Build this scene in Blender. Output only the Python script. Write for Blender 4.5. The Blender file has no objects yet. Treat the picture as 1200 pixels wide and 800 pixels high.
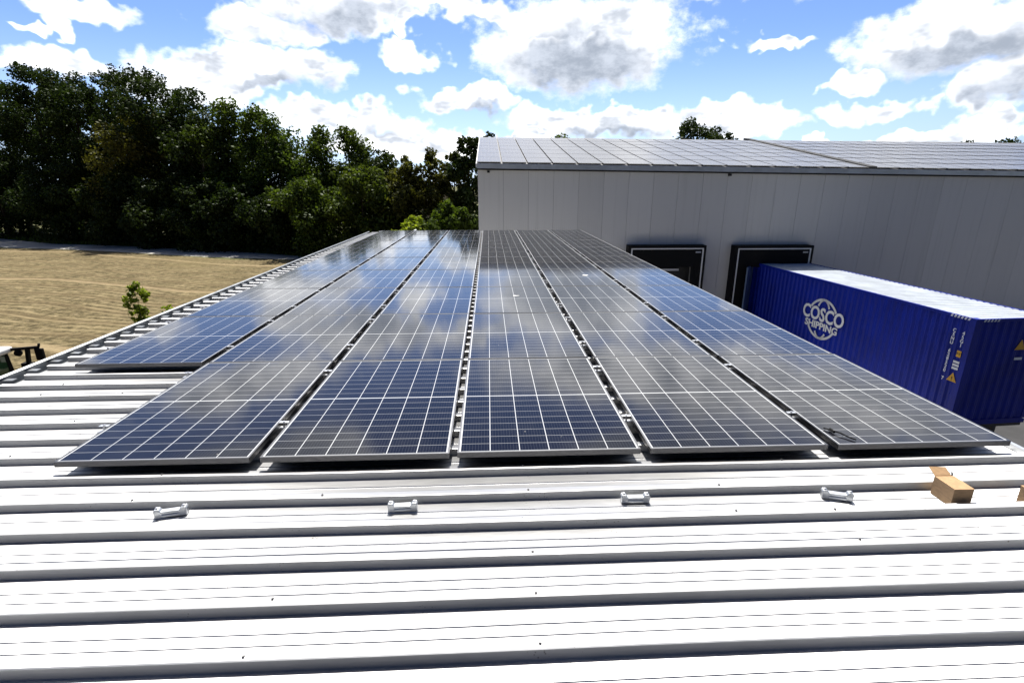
import bpy, bmesh, math, random
from mathutils import Vector, Matrix
R = math.radians
scene = bpy.context.scene
C = scene.collection
random.seed(7)

# ------------------------------------------------------------------ camera
cam_d = bpy.data.cameras.new("camera"); cam = bpy.data.objects.new("camera", cam_d); C.objects.link(cam)
cam_d.sensor_width = 36.0; cam_d.lens = 18.11; cam_d.clip_start = 0.05; cam_d.clip_end = 6000
CAM = Vector((0.2327, -2.8247, 1.5655)); YAW = 0.0446; PITCH = 0.2953
fw = Vector((math.sin(YAW)*math.cos(PITCH), math.cos(YAW)*math.cos(PITCH), -math.sin(PITCH)))
rt = Vector((math.cos(YAW), -math.sin(YAW), 0)); up = rt.cross(fw)
m = Matrix(((rt.x, up.x, -fw.x, CAM.x), (rt.y, up.y, -fw.y, CAM.y), (rt.z, up.z, -fw.z, CAM.z), (0, 0, 0, 1)))
cam.matrix_world = m
scene.camera = cam
SUN_EL = 62.0; SUN_AZ = -2.0        # azimuth measured from +Y towards +X
scene.view_settings.view_transform = 'Standard'; scene.view_settings.look = 'None'
scene.view_settings.gamma = 1; scene.view_settings.use_curve_mapping = False
scene.view_settings.exposure = 0.75
scene.cycles.max_bounces = 6; scene.cycles.diffuse_bounces = 3; scene.cycles.glossy_bounces = 4; scene.cycles.transmission_bounces = 3
SUN_E = 5.0
SKY_S = 0.07
sun_d = bpy.data.lights.new("sun", 'SUN'); sun = bpy.data.objects.new("sun", sun_d); C.objects.link(sun)
sun_d.energy = SUN_E; sun_d.angle = R(0.53); sun_d.color = (1.0, 0.955, 0.88)
sdir = Vector((math.sin(R(SUN_AZ))*math.cos(R(SUN_EL)), math.cos(R(SUN_AZ))*math.cos(R(SUN_EL)), math.sin(R(SUN_EL))))
sun.rotation_euler = sdir.to_track_quat('Z', 'Y').to_euler(); sun.location = (0, 0, 40)

# ------------------------------------------------------------------ node helpers
class NT:
    def __init__(s, tree): s.t = tree; s.n = tree.nodes; s.l = tree.links
    def node(s, typ, **kw):
        n = s.n.new(typ)
        for k, v in kw.items(): setattr(n, k, v)
        return n
    def put(s, sock, v):
        if v is None: return
        if hasattr(v, 'links'): s.l.new(v, sock)
        else:
            try: sock.default_value = v
            except TypeError: sock.default_value = (v, v, v)
    def m(s, op, a, b=None, c=None, clamp=False):
        n = s.node('ShaderNodeMath', operation=op, use_clamp=clamp)
        s.put(n.inputs[0], a); s.put(n.inputs[1], b); s.put(n.inputs[2], c)
        return n.outputs[0]
    def v(s, op, a, b=None, c=None):
        n = s.node('ShaderNodeVectorMath', operation=op)
        s.put(n.inputs[0], a); s.put(n.inputs[1], b)
        if c is not None: s.put(n.inputs[2], c)
        return n.outputs['Value'] if op in ('DOT_PRODUCT', 'LENGTH', 'DISTANCE') else n.outputs[0]
    def xyz(s, v):
        n = s.node('ShaderNodeSeparateXYZ'); s.put(n.inputs[0], v); return n.outputs
    def comb(s, x, y, z=0.0):
        n = s.node('ShaderNodeCombineXYZ'); s.put(n.inputs[0], x); s.put(n.inputs[1], y); s.put(n.inputs[2], z); return n.outputs[0]
    def noise(s, vec, scale, detail=4, rough=0.55, dist=0.0, out='Fac'):
        n = s.node('ShaderNodeTexNoise'); s.put(n.inputs['Vector'], vec)
        n.inputs['Scale'].default_value = scale; n.inputs['Detail'].default_value = detail
        n.inputs['Roughness'].default_value = rough; n.inputs['Distortion'].default_value = dist
        return n.outputs[out]
    def voro(s, vec, scale, feature='F1', out='Distance'):
        n = s.node('ShaderNodeTexVoronoi', feature=feature); s.put(n.inputs['Vector'], vec)
        n.inputs['Scale'].default_value = scale; return n.outputs[out]
    def step(s, x, a, b, t0=0.0, t1=1.0):
        n = s.node('ShaderNodeMapRange', interpolation_type='SMOOTHSTEP')
        s.put(n.inputs[0], x)
        n.inputs[1].default_value = a; n.inputs[2].default_value = b
        n.inputs[3].default_value = t0; n.inputs[4].default_value = t1
        return n.outputs[0]
    def mix(s, f, a, b):
        n = s.node('ShaderNodeMix', data_type='RGBA'); s.put(n.inputs[0], f)
        for i, q in ((6, a), (7, b)):
            if isinstance(q, (tuple, list)): n.inputs[i].default_value = tuple(q[:3]) + (1,)
            else: s.l.new(q, n.inputs[i])
        return n.outputs[2]
    def bump(s, h, strength=0.3, dist=0.01):
        n = s.node('ShaderNodeBump'); n.inputs['Strength'].default_value = strength
        n.inputs['Distance'].default_value = dist; s.put(n.inputs['Height'], h); return n.outputs[0]

def new_mat(name):
    mt = bpy.data.materials.new(name); mt.use_nodes = True
    t = NT(mt.node_tree); b = t.n.get('Principled BSDF')
    return mt, t, b
def coords(t, kind='Object'):
    return t.node('ShaderNodeTexCoord').outputs[kind]
def pos(t): return t.node('ShaderNodeNewGeometry').outputs['Position']

# ------------------------------------------------------------------ world: Nishita sky plus broken cumulus
world = bpy.data.worlds.new("World"); scene.world = world; world.use_nodes = True
def build_world():
    t = NT(world.node_tree)
    for n in list(t.n): t.n.remove(n)
    out = t.node('ShaderNodeOutputWorld')
    sky = t.node('ShaderNodeTexSky', sky_type='NISHITA'); sky.sun_disc = False
    sky.sun_elevation = R(SUN_EL); sky.sun_rotation = R(SUN_AZ); sky.air_density = 1.0; sky.dust_density = 0.6; sky.ozone_density = 2.5
    d = t.v('NORMALIZE', coords(t, 'Generated'))
    x, y, z = t.xyz(d)
    az = t.m('MULTIPLY', t.m('ARCTAN2', x, y), 57.2958)
    el = t.m('MULTIPLY', t.m('ARCSINE', z), 57.2958)
    base = t.comb(az, el)
    # puffy distortion of the cloud outlines
    w1 = t.noise(d, 9.0, 3, 0.62, out='Color'); w2 = t.noise(d, 34.0, 2, 0.6, out='Color')
    w = t.v('ADD', t.v('MULTIPLY', t.v('SUBTRACT', w1, (.5, .5, .5)), (11.0, 5.5, 0)),
                   t.v('MULTIPLY', t.v('SUBTRACT', w2, (.5, .5, .5)), (3.2, 2.2, 0)))
    q = t.v('ADD', base, w)
    def union(lst, q=q):          # 1 - distance to the nearest of the ellipses
        r = None
        for cx, cy, rx, ry in lst:
            v = t.v('LENGTH', t.v('MULTIPLY_ADD', q, (1/rx, 1/ry, 0), (-cx/rx, -cy/ry, 0)))
            r = v if r is None else t.m('MINIMUM', r, v)
        return t.m('SUBTRACT', 1.0, r)
    WHITE = CLOUD_WHITE+[(24, 20.5, 30, 5.0), (-26, 19.5, 11, 2.6), (-44, 18, 10, 3.5)]; GREY = CLOUD_GREY  # wide extra bank above the view, added to brighten the warehouse panels
    dens = union(WHITE); above = union(WHITE, t.v('ADD', q, (-0.4, 1.25, 0)))
    fine = t.noise(t.v('MULTIPLY', d, (1, 1, 1.5)), 20.0, 6, 0.66)
    dens = t.m('ADD', dens, t.m('MULTIPLY', t.m('SUBTRACT', fine, 0.5), 0.8))
    # free clouds higher up and round about (what the panels mirror)
    hi = t.step(el, 21.0, 27.0)
    cz = t.m('MAXIMUM', z, 0.06)
    plane = t.comb(t.m('DIVIDE', x, cz), t.m('DIVIDE', y, cz))
    cum = t.noise(t.v('ADD', plane, (3.7, 1.9, 0)), 1.15, 5, 0.6, 0.3)
    cum = t.m('SUBTRACT', cum, 0.56)
    cum = t.m('MULTIPLY', cum, 3.0)
    cum = t.m('ADD', cum, t.m('MULTIPLY', t.step(el, 38.0, 47.0, 0.0, 0.75), t.step(y, 0.0, 0.3)))      # unseen bright cloud deck added ahead to whiten the roof pans
    flank = t.m('MULTIPLY', t.step(t.m('ABSOLUTE', t.m('ADD', az, 3.0)), 7.0, 20.0), t.m('MULTIPLY', t.step(el, 21.0, 26.0), t.step(el, 44.0, 36.0)))
    cum = t.m('ADD', cum, t.m('MULTIPLY', flank, 0.55))      # greyer cloud to both sides, higher up
    behind = t.step(y, 0.15, -0.2)
    free = t.m('MAXIMUM', hi, behind); cum = t.m('SUBTRACT', cum, t.m('MULTIPLY', behind, 1.5))
    side = t.step(t.m('ABSOLUTE', az), 46.0, 54.0)
    free = t.m('MAXIMUM', free, side)
    # 0..1 blend between placed clouds and free clouds
    dens = t.m('ADD', t.m('MULTIPLY', dens, t.m('SUBTRACT', 1.0, free)), t.m('MULTIPLY', cum, free))
    alpha = t.step(dens, -0.02, 0.42)
    # grey undersides / thick cores
    g = t.m('MINIMUM', t.m('ADD', union(GREY), t.m('MULTIPLY', above, 1.1)), t.m('ADD', t.m('MULTIPLY', above, 1.6), -0.12))
    g = t.m('ADD', g, t.m('MULTIPLY', t.m('SUBTRACT', t.noise(d, 16.0, 3, 0.62), 0.5), 1.0))
    g = t.m('MULTIPLY', t.step(g, -0.3, 1.1), t.m('SUBTRACT', 1.0, free))
    g2 = t.m('MULTIPLY', t.m('MULTIPLY', t.m('MAXIMUM', t.step(dens, 0.35, 0.95), flank), free), t.step(el, 38.0, 47.0, 1.0, 0.1))
    soft = t.m('MULTIPLY', t.step(t.noise(t.v('MULTIPLY', d, (1, 1, 2.2)), 13.0, 3, 0.65), 0.38, 0.66), t.step(dens, 0.08, 0.4, 0.0, 0.85))
    g = t.m('MAXIMUM', t.m('MAXIMUM', g, g2), soft)
    ccol = t.mix(g, (1.12, 1.13, 1.15), t.mix(t.step(t.noise(t.v('MULTIPLY', d, (1, 1, 1.8)), 21.0, 4, 0.68), 0.32, 0.70), (0.26, 0.295, 0.355), (0.43, 0.47, 0.54)))
    # thin milky veil near the horizon
    veil = t.step(el, 14.0, -2.0, 0.0, 0.62)
    skyc = t.v('MULTIPLY', sky.outputs[0], (SKY_S*0.72, SKY_S*0.85, SKY_S*1.20))
    glow = t.step(t.v('DOT_PRODUCT', d, tuple(sdir)), 0.0, 0.55, 0.42, 1.15)     # the sky is far brighter on the sun's side
    glow = t.m('MULTIPLY', glow, t.step(el, 12.0, 42.0, 1.0, 0.34))
    skyc = t.v('MULTIPLY', t.mix(veil, skyc, (0.52, 0.66, 0.88)), t.comb(glow, glow, glow))
    col = t.mix(alpha, skyc, ccol)
    # below the horizon
    col = t.mix(t.step(el, -0.5, -3.0), col, (0.10, 0.10, 0.08))
    bg = t.node('ShaderNodeBackground'); t.l.new(col, bg.inputs[0]); bg.inputs[1].default_value = 1.0
    t.l.new(bg.outputs[0], out.inputs[0])
CLOUD_WHITE = [(-13.56, 15.67, 9.83, 2.9), (-20.44, 13.14, 5.06, 1.76), (-34.37, 13.08, 5.44, 1.14), (-35.65, 11.77, 1.89, 0.83), (-35.43, 9.06, 5.16, 1.35), (-22.28, 9.87, 9.86, 2.3), (-26.55, 8.32, 6.39, 1.97), (-14.89, 5.93, 9.87, 1.72), (-8.85, 4.02, 11.85, 1.55), (-1.36, 7.79, 5.6, 1.49), (11.26, 6.15, 11.46, 1.6), (24.25, 5.94, 7.18, 1.76), (9.68, 13.09, 12.39, 4.75), (-7.14, 11.58, 3.39, 1.46), (-7.41, 14.03, 1.93, 1.39), (-3.23, 16.0, 8.36, 1.64), (26.86, 12.58, 4.22, 0.73), (39.8, 11.43, 8.06, 3.0), (43.53, 7.79, 3.7, 2.64), (34.12, 8.65, 3.1, 0.96), (36.04, 6.34, 5.24, 1.12), (39.72, 3.55, 7.93, 0.89), (43.72, 4.52, 2.69, 1.11), (-37.97, 11.07, 2.09, 0.5), (6.09, 4.26, 6.66, 0.92), (31.72, 3.59, 5.85, 0.65)]
CLOUD_GREY = [(-23.02, 14.2, 6.2, 1.68), (-14.33, 15.54, 6.12, 1.59), (10.18, 11.21, 9.87, 2.13), (6.71, 14.89, 4.92, 1.38), (14.04, 15.12, 4.31, 1.35), (40.63, 9.89, 5.68, 1.86), (43.65, 7.2, 2.64, 1.2), (35.77, 6.16, 2.11, 0.68), (-18.81, 8.86, 4.84, 0.72), (-6.19, 5.51, 6.49, 0.9), (2.55, 6.38, 5.67, 0.9), (12.98, 5.89, 5.5, 0.89), (38.79, 3.99, 3.73, 0.6), (-11.19, 6.59, 4.45, 0.78)]
build_world()
world.cycles.sampling_method = 'NONE'      # even cloud light: no importance map needed

# ------------------------------------------------------------------ mesh helpers
class MB:
    """collects shapes into ONE mesh"""
    def __init__(s): s.v = []; s.f = []; s.mi = []
    def add(s, vs, fs, mi=0):
        o = len(s.v); s.v += [tuple(p) for p in vs]
        s.f += [tuple(i+o for i in f) for f in fs]; s.mi += [mi]*len(fs)
    def box(s, x0, x1, y0, y1, z0, z1, mi=0):
        s.add([(x0,y0,z0),(x1,y0,z0),(x1,y1,z0),(x0,y1,z0),(x0,y0,z1),(x1,y0,z1),(x1,y1,z1),(x0,y1,z1)],
              [(0,3,2,1),(4,5,6,7),(0,1,5,4),(1,2,6,5),(2,3,7,6),(3,0,4,7)], mi)
    def bar(s, a, b, w, h, mi=0, upv=(0,0,1)):
        a = Vector(a); b = Vector(b); d = (b-a).normalized(); u = Vector(upv)
        sd = d.cross(u)
        if sd.length < 1e-4: sd = d.cross(Vector((1,0,0)))
        sd.normalize(); u = sd.cross(d)
        vs = []
        for p in (a, b):
            for i, j in ((-1,-1),(1,-1),(1,1),(-1,1)): vs.append(p+sd*(i*w/2)+u*(j*h/2))
        s.add(vs, [(0,1,2,3),(7,6,5,4),(0,4,5,1),(1,5,6,2),(2,6,7,3),(3,7,4,0)], mi)
    def tube(s, pts, rad, n=8, mi=0, cap=True):
        pts = [Vector(p) for p in pts]
        if not isinstance(rad, (list, tuple)): rad = [rad]*len(pts)
        o = len(s.v); prev = None
        for i, p in enumerate(pts):
            d = (pts[min(i+1, len(pts)-1)]-pts[max(i-1, 0)]).normalized()
            a = d.cross(Vector((0,0,1)))
            if a.length < 1e-3: a = d.cross(Vector((1,0,0)))
            a.normalize()
            if prev is not None and a.dot(prev) < 0: a = -a
            prev = a; b = d.cross(a)
            for k in range(n):
                an = 2*math.pi*k/n; s.v.append(tuple(p+a*(math.cos(an)*rad[i])+b*(math.sin(an)*rad[i])))
        for i in range(len(pts)-1):
            for k in range(n):
                s.f.append((o+i*n+k, o+i*n+(k+1)%n, o+(i+1)*n+(k+1)%n, o+(i+1)*n+k)); s.mi.append(mi)
        if cap:
            s.f.append(tuple(o+k for k in range(n))[::-1]); s.mi.append(mi)
            s.f.append(tuple(o+(len(pts)-1)*n+k for k in range(n))); s.mi.append(mi)
    def prism(s, prof, axis, a, b, mi=0):
        """closed 2-D profile swept along an axis ('x': prof=(y,z); 'y': (x,z); 'z': (x,y))"""
        n = len(prof)
        def P(t, p): return {'x': (t, p[0], p[1]), 'y': (p[0], t, p[1]), 'z': (p[0], p[1], t)}[axis]
        vs = [P(a, p) for p in prof]+[P(b, p) for p in prof]
        fs = [tuple(range(n))[::-1], tuple(range(n, 2*n))]+[(i, (i+1)%n, n+(i+1)%n, n+i) for i in range(n)]
        s.add(vs, fs, mi)
    def lathe(s, c, axis, prof, n=20, mi=0):
        """prof: list of (t along axis, radius)"""
        o = len(s.v); c = Vector(c)
        for t_, r_ in prof:
            for k in range(n):
                an = 2*math.pi*k/n; a, b = math.cos(an)*r_, math.sin(an)*r_
                s.v.append(tuple(c+Vector({'x': (t_,a,b), 'y': (a,t_,b), 'z': (a,b,t_)}[axis])))
        for i in range(len(prof)-1):
            for k in range(n):
                s.f.append((o+i*n+k, o+i*n+(k+1)%n, o+(i+1)*n+(k+1)%n, o+(i+1)*n+k)); s.mi.append(mi)
        s.f.append(tuple(o+k for k in range(n))); s.mi.append(mi)
        s.f.append(tuple(o+(len(prof)-1)*n+k for k in range(n))[::-1]); s.mi.append(mi)
    def build(s, name, mats, parent=None, smooth=False, loc=None, bevel=0.0, fix=True):
        me = bpy.data.meshes.new(name); me.from_pydata(s.v, [], s.f)
        if not isinstance(mats, (list, tuple)): mats = [mats]
        for q in mats: me.materials.append(q)
        me.polygons.foreach_set('material_index', s.mi)
        if fix:
            bm = bmesh.new(); bm.from_mesh(me); bmesh.ops.recalc_face_normals(bm, faces=bm.faces)
            bm.to_mesh(me); bm.free()
        if smooth: me.polygons.foreach_set('use_smooth', [True]*len(me.polygons))
        me.update()
        o = bpy.data.objects.new(name, me); C.objects.link(o)
        if parent: o.parent = parent
        if loc: o.location = loc
        if bevel:
            b = o.modifiers.new('bevel', 'BEVEL'); b.width = bevel; b.segments = 2; b.limit_method = 'ANGLE'
        return o
def tag(o, label=None, cat=None, group=None, kind=None):
    for k, v in (('label', label), ('category', cat), ('group', group), ('kind', kind)):
        if v: o[k] = v
    return o
def empty(name, loc, label, cat, group=None, rz=0.0):
    o = bpy.data.objects.new(name, None); C.objects.link(o); o.location = loc; o.rotation_euler = (0, 0, rz)
    o.empty_display_size = 0.2
    return tag(o, label, cat, group)
def copy_tree(o, parent=None):
    c = o.copy(); C.objects.link(c)
    if parent: c.parent = parent
    for ch in list(o.children): copy_tree(ch, c)
    return c
def text_mesh(name, body, size, mat, parent, mw, extrude=0.002, bold=0.0, align='CENTER', sx=1.0):
    cu = bpy.data.curves.new(name, 'FONT'); cu.body = body; cu.size = size; cu.extrude = extrude
    cu.align_x = align; cu.align_y = 'CENTER'; cu.offset = bold; cu.resolution_u = 3
    tmp = bpy.data.objects.new(name+'_tmp', cu); C.objects.link(tmp)
    bpy.context.view_layer.update()
    me = bpy.data.meshes.new_from_object(tmp.evaluated_get(bpy.context.evaluated_depsgraph_get()))
    bpy.data.objects.remove(tmp)
    me.transform(Matrix.Diagonal((sx, 1, 1, 1))); me.transform(mw)
    me.materials.clear(); me.materials.append(mat)
    o = bpy.data.objects.new(name, me); C.objects.link(o); o.parent = parent
    return o

# ------------------------------------------------------------------ materials
def simple(name, col, rough=0.5, metal=0.0, var=0.12, scale=3.0, bump=0.0, spec=0.5, bscale=60):
    mt, t, b = new_mat(name); p = pos(t)
    n = t.noise(p, scale, 5, 0.6)
    f = t.step(n, 0.3, 0.7)
    t.l.new(t.mix(f, [c*(1-var) for c in col], [min(1, c*(1+var)) for c in col]), b.inputs['Base Color'])
    t.l.new(t.m('ADD', rough-0.05, t.m('MULTIPLY', n, 0.1)), b.inputs['Roughness'])
    b.inputs['Metallic'].default_value = metal; b.inputs['Specular IOR Level'].default_value = spec
    if bump: t.l.new(t.bump(t.noise(p, bscale, 3), bump, 0.005), b.inputs['Normal'])
    return mt
def mat_roof():
    mt, t, b = new_mat('ribbed_sheet_metal'); p = pos(t)
    px, py, pz = t.xyz(p)
    streak = t.noise(t.v('MULTIPLY', p, (0.6, 7.0, 1.0)), 2.0, 5, 0.6)
    big = t.noise(p, 1.1, 4, 0.6)
    c = t.mix(t.step(streak, 0.3, 0.75), (0.50, 0.503, 0.51), (0.57, 0.572, 0.58))
    c = t.mix(t.step(big, 0.50, 0.72, 0, 0.35), c, (0.42, 0.425, 0.42))
    # dusty shoe-print speckle in scattered patches
    patch = t.step(t.noise(t.v('ADD', p, (5.1, 2.2, 0)), 2.6, 2, 0.5), 0.59, 0.65)
    dots = t.step(t.voro(p, 62.0), 0.26, 0.16)
    keep = t.step(t.noise(p, 23.0, 2), 0.5, 0.58)
    c = t.mix(t.m('MULTIPLY', t.m('MULTIPLY', patch, dots), t.m('MULTIPLY', keep, 0.6)), c, (0.12, 0.11, 0.10))
    c = t.mix(t.m('MULTIPLY', t.step(t.voro(t.v('ADD', p, (1.3, .4, 0)), 5.5), 0.035, 0.02), 0.7), c, (0.16, 0.14, 0.11))
    t.l.new(c, b.inputs['Base Color'])
    b.inputs['Metallic'].default_value = 1.0
    t.l.new(t.m('ADD', 0.47, t.m('MULTIPLY', big, 0.08)), b.inputs['Roughness'])
    b.inputs['Anisotropic'].default_value = 0.8      # rolled sheet: the sheen spreads along the ribs
    t.l.new(t.comb(1.0, 0.0, 0.0), b.inputs['Tangent'])
    t.l.new(t.bump(t.noise(t.v('MULTIPLY', p, (0.4, 1.0, 1.0)), 9.0, 3), 0.06, 0.02), b.inputs['Normal'])
    return mt
PW, PL = 1.134, 1.765
def mat_cells(name='solar_cells_under_glass', dusty=0.0):
    mt, t, b = new_mat(name)
    o = coords(t, 'Object'); x, y, z = t.xyz(o)
    cw = (PW-0.036)/6; ch = (PL-0.036-0.010)/18
    u = t.m('DIVIDE', t.m('ADD', x, (PW-0.036)/2), cw)
    ay = t.m('SUBTRACT', t.m('ABSOLUTE', y), 0.005)
    v = t.m('DIVIDE', ay, ch)
    def line(c, period, width):
        d = t.m('ABSOLUTE', t.m('SUBTRACT', t.m('FRACT', t.m('ADD', c, 0.5)), 0.5))
        return t.step(t.m('MULTIPLY', d, period), width, width*0.55)
    lu = line(u, cw, 0.0033); lv = t.m('MULTIPLY', line(v, ch, 0.0022), 0.6)
    mid = t.step(ay, 0.0005, -0.0005)
    edge = t.m('MAXIMUM', t.step(t.m('ABSOLUTE', x), (PW-0.036)/2-0.002, (PW-0.036)/2), t.step(t.m('ABSOLUTE', y), (PL-0.036)/2-0.002, (PL-0.036)/2))
    grid = t.m('MAXIMUM', t.m('MAXIMUM', lu, lv), t.m('MAXIMUM', mid, edge))
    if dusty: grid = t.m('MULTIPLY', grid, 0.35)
    bus = t.m('MULTIPLY', line(t.m('MULTIPLY', u, 10.0), cw/10, 0.0012), 0.08)
    info = t.node('ShaderNodeObjectInfo')
    rnd = info.outputs['Random']
    p = pos(t)
    cellid = t.node('ShaderNodeTexWhiteNoise', noise_dimensions='3D')
    t.l.new(t.comb(t.m('FLOOR', u), t.m('FLOOR', t.m('DIVIDE', y, ch)), rnd), cellid.inputs['Vector'])
    cell = t.mix(cellid.outputs['Value'], (0.0045, 0.0050, 0.0085), (0.0065, 0.0070, 0.0115))
    c = t.mix(bus, cell, (0.42, 0.44, 0.48))
    c = t.mix(grid, c, (0.52, 0.53, 0.54))
    # thin film of dust, streaked by rain
    dust = t.noise(p, 2.3, 6, 0.65); dust = t.step(dust, 0.42, 0.8, 0.0, 0.025)
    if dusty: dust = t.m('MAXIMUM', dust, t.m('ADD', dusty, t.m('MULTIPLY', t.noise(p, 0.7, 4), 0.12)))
    spk = t.m('MULTIPLY', t.step(t.voro(p, 4.2), 0.035, 0.015), 0.5)
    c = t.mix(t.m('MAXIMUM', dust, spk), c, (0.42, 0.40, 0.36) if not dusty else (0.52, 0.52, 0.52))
    t.l.new(c, b.inputs['Base Color'])
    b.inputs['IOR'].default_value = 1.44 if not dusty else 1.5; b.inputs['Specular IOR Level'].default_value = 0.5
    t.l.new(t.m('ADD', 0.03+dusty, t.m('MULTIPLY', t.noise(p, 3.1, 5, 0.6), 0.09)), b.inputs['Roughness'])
    t.l.new(t.bump(t.noise(p, 1.4, 2), 0.03, 0.01), b.inputs['Normal'])
    return mt
def mat_field():
    mt, t, b = new_mat('dry_stubble_field'); p = pos(t)
    n1 = t.noise(p, 0.05, 4, 0.6); n2 = t.noise(t.v('MULTIPLY', p, (1.0, 1.5, 1.0)), 2.2, 6, 0.78); n3 = t.noise(t.v('MULTIPLY', p, (1.0, 4.0, 1.0)), 1.1, 5, 0.7)
    # curved tractor rows
    wob = t.v('ADD', p, t.v('MULTIPLY', t.v('SUBTRACT', t.noise(p, 0.035, 2, out='Color'), (.5, .5, .5)), (9, 9, 0)))
    wx, wy, _ = t.xyz(wob)
    rows = t.m('SINE', t.m('ADD', t.m('MULTIPLY', wy, 2.3), t.m('MULTIPLY', wx, 0.75)))
    fine_rows = t.m('SINE', t.m('ADD', t.m('MULTIPLY', wy, 8.1), t.m('MULTIPLY', wx, 2.65)))
    tram = t.step(t.m('ABSOLUTE', t.m('SINE', t.m('ADD', t.m('MULTIPLY', wy, 0.21), t.m('MULTIPLY', wx, 0.07)))), 0.10, 0.03)
    c = t.mix(t.step(n2, 0.38, 0.64), (0.052, 0.041, 0.019), (0.225, 0.18, 0.094))
    c = t.mix(t.step(n3, 0.54, 0.70, 0, 0.85), c, (0.42, 0.335, 0.20))
    c = t.mix(t.step(t.noise(t.v('MULTIPLY', p, (1.2, 3.2, 1.0)), 3.2, 4, 0.7), 0.51, 0.66, 0, 0.8), c, (0.050, 0.038, 0.020))
    c = t.mix(t.step(rows, 0.0, 1.0, 0, 0.5), c, (0.12, 0.088, 0.046))
    c = t.mix(t.m('MULTIPLY', t.step(fine_rows, 0.1, 1.0, 0, 0.5), t.step(t.noise(p, 0.35, 3), 0.35, 0.65)), c, (0.37, 0.295, 0.165))
    c = t.mix(t.m('MULTIPLY', tram, 0.5), c, (0.38, 0.29, 0.17))
    c = t.mix(t.step(n1, 0.52, 0.66, 0, 0.35), c, (0.16, 0.13, 0.06))
    t.l.new(c, b.inputs['Base Color']); b.inputs['Roughness'].default_value = 0.95; b.inputs['Specular IOR Level'].default_value = 0.1
    h = t.m('ADD', t.m('MULTIPLY', n2, 1.0), t.m('MULTIPLY', rows, 0.25))
    t.l.new(t.bump(h, 0.6, 0.2), b.inputs['Normal'])
    return mt
def mat_leaf(name, dark, light, trans):
    mt, t, b = new_mat(name)
    for n in list(t.n):
        if n.type != 'OUTPUT_MATERIAL': t.n.remove(n)
    out = [n for n in t.n if n.type == 'OUTPUT_MATERIAL'][0]
    p = pos(t); rnd = t.node('ShaderNodeNewGeometry').outputs['Random Per Island']
    oi = t.node('ShaderNodeObjectInfo').outputs['Random']
    f = t.m('ADD', t.m('MULTIPLY', t.noise(p, 0.45, 4, 0.6), 0.7), t.m('MULTIPLY', rnd, 0.45))
    c = t.mix(t.step(f, 0.3, 0.85), dark, light)
    c = t.mix(t.m('MULTIPLY', oi, 0.25), c, [light[0]*1.15, light[1]*0.85, light[2]*0.8])
    d1 = t.node('ShaderNodeBsdfDiffuse'); t.l.new(c, d1.inputs[0])
    tr = t.node('ShaderNodeBsdfTranslucent'); t.l.new(t.v('MULTIPLY', c, (1.15, 1.2, 0.55)), tr.inputs[0])
    gl = t.node('ShaderNodeBsdfGlossy'); gl.inputs[0].default_value = (.9, .95, .9, 1); gl.inputs[1].default_value = 0.45
    a = t.node('ShaderNodeMixShader'); a.inputs[0].default_value = trans
    t.l.new(d1.outputs[0], a.inputs[1]); t.l.new(tr.outputs[0], a.inputs[2])
    k = t.node('ShaderNodeMixShader'); k.inputs[0].default_value = 0.012
    t.l.new(a.outputs[0], k.inputs[1]); t.l.new(gl.outputs[0], k.inputs[2])
    t.l.new(k.outputs[0], out.inputs[0])
    return mt
def mat_cardboard(name, col):
    mt, t, b = new_mat(name); o = coords(t)
    n = t.noise(t.v('MULTIPLY', o, (1, 1, 4)), 30, 4, 0.6); w = t.noise(o, 8, 3)
    c = t.mix(t.step(n, 0.3, 0.7), [q*0.85 for q in col], [q*1.1 for q in col])
    c = t.mix(t.step(w, 0.5, 0.75, 0, 0.5), c, [q*0.6 for q in col])
    t.l.new(c, b.inputs['Base Color']); b.inputs['Roughness'].default_value = 0.85
    return mt
M = {}
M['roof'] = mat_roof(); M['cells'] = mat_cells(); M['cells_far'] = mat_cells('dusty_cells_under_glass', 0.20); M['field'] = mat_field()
M['alu'] = simple('anodised_aluminium', (0.62, 0.63, 0.65), 0.38, 0.9, 0.06)
M['frame'] = simple('dark_anodised_module_frame', (0.16, 0.16, 0.165), 0.38, 1.0, 0.05)
M['galv'] = simple('galvanised_steel', (0.56, 0.58, 0.60), 0.42, 0.8, 0.15, 12)
M['zinc'] = simple('weathered_zinc_gutter', (0.30, 0.315, 0.33), 0.45, 0.8, 0.2, 6)
M['screw'] = simple('screw_head_metal', (0.2, 0.2, 0.205), 0.45, 0.6)
def mat_wall():
    mt, t, b = new_mat('grey_sandwich_panel'); p = pos(t)
    r = t.node('ShaderNodeNewGeometry').outputs['Random Per Island']
    x, y, z = t.xyz(p)
    streak = t.noise(t.v('MULTIPLY', p, (3.0, 3.0, 0.12)), 1.6, 5, 0.65)
    c = t.mix(r, (0.60, 0.59, 0.575), (0.66, 0.65, 0.635))
    c = t.mix(t.step(streak, 0.5, 0.78, 0, 0.30), c, (0.42, 0.41, 0.39))
    rib = t.m('SINE', t.m('MULTIPLY', x, 62.0))
    t.l.new(c, b.inputs['Base Color']); b.inputs['Roughness'].default_value = 0.42
    t.l.new(t.bump(t.m('ADD', rib, t.m('MULTIPLY', t.noise(p, 0.8, 3), 6.0)), 0.035, 0.02), b.inputs['Normal'])
    return mt
M['wall'] = mat_wall()
M['joint'] = simple('dark_panel_joint', (0.10, 0.10, 0.11), 0.7)
M['shedwall'] = simple('light_grey_cladding', (0.48, 0.49, 0.50), 0.5, 0.0, 0.05)
M['trim'] = simple('grey_metal_trim', (0.52, 0.54, 0.58), 0.35, 0.5, 0.12, 1.5)
M['dark'] = simple('dark_gap_metal', (0.018, 0.018, 0.02), 0.7)
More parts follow.
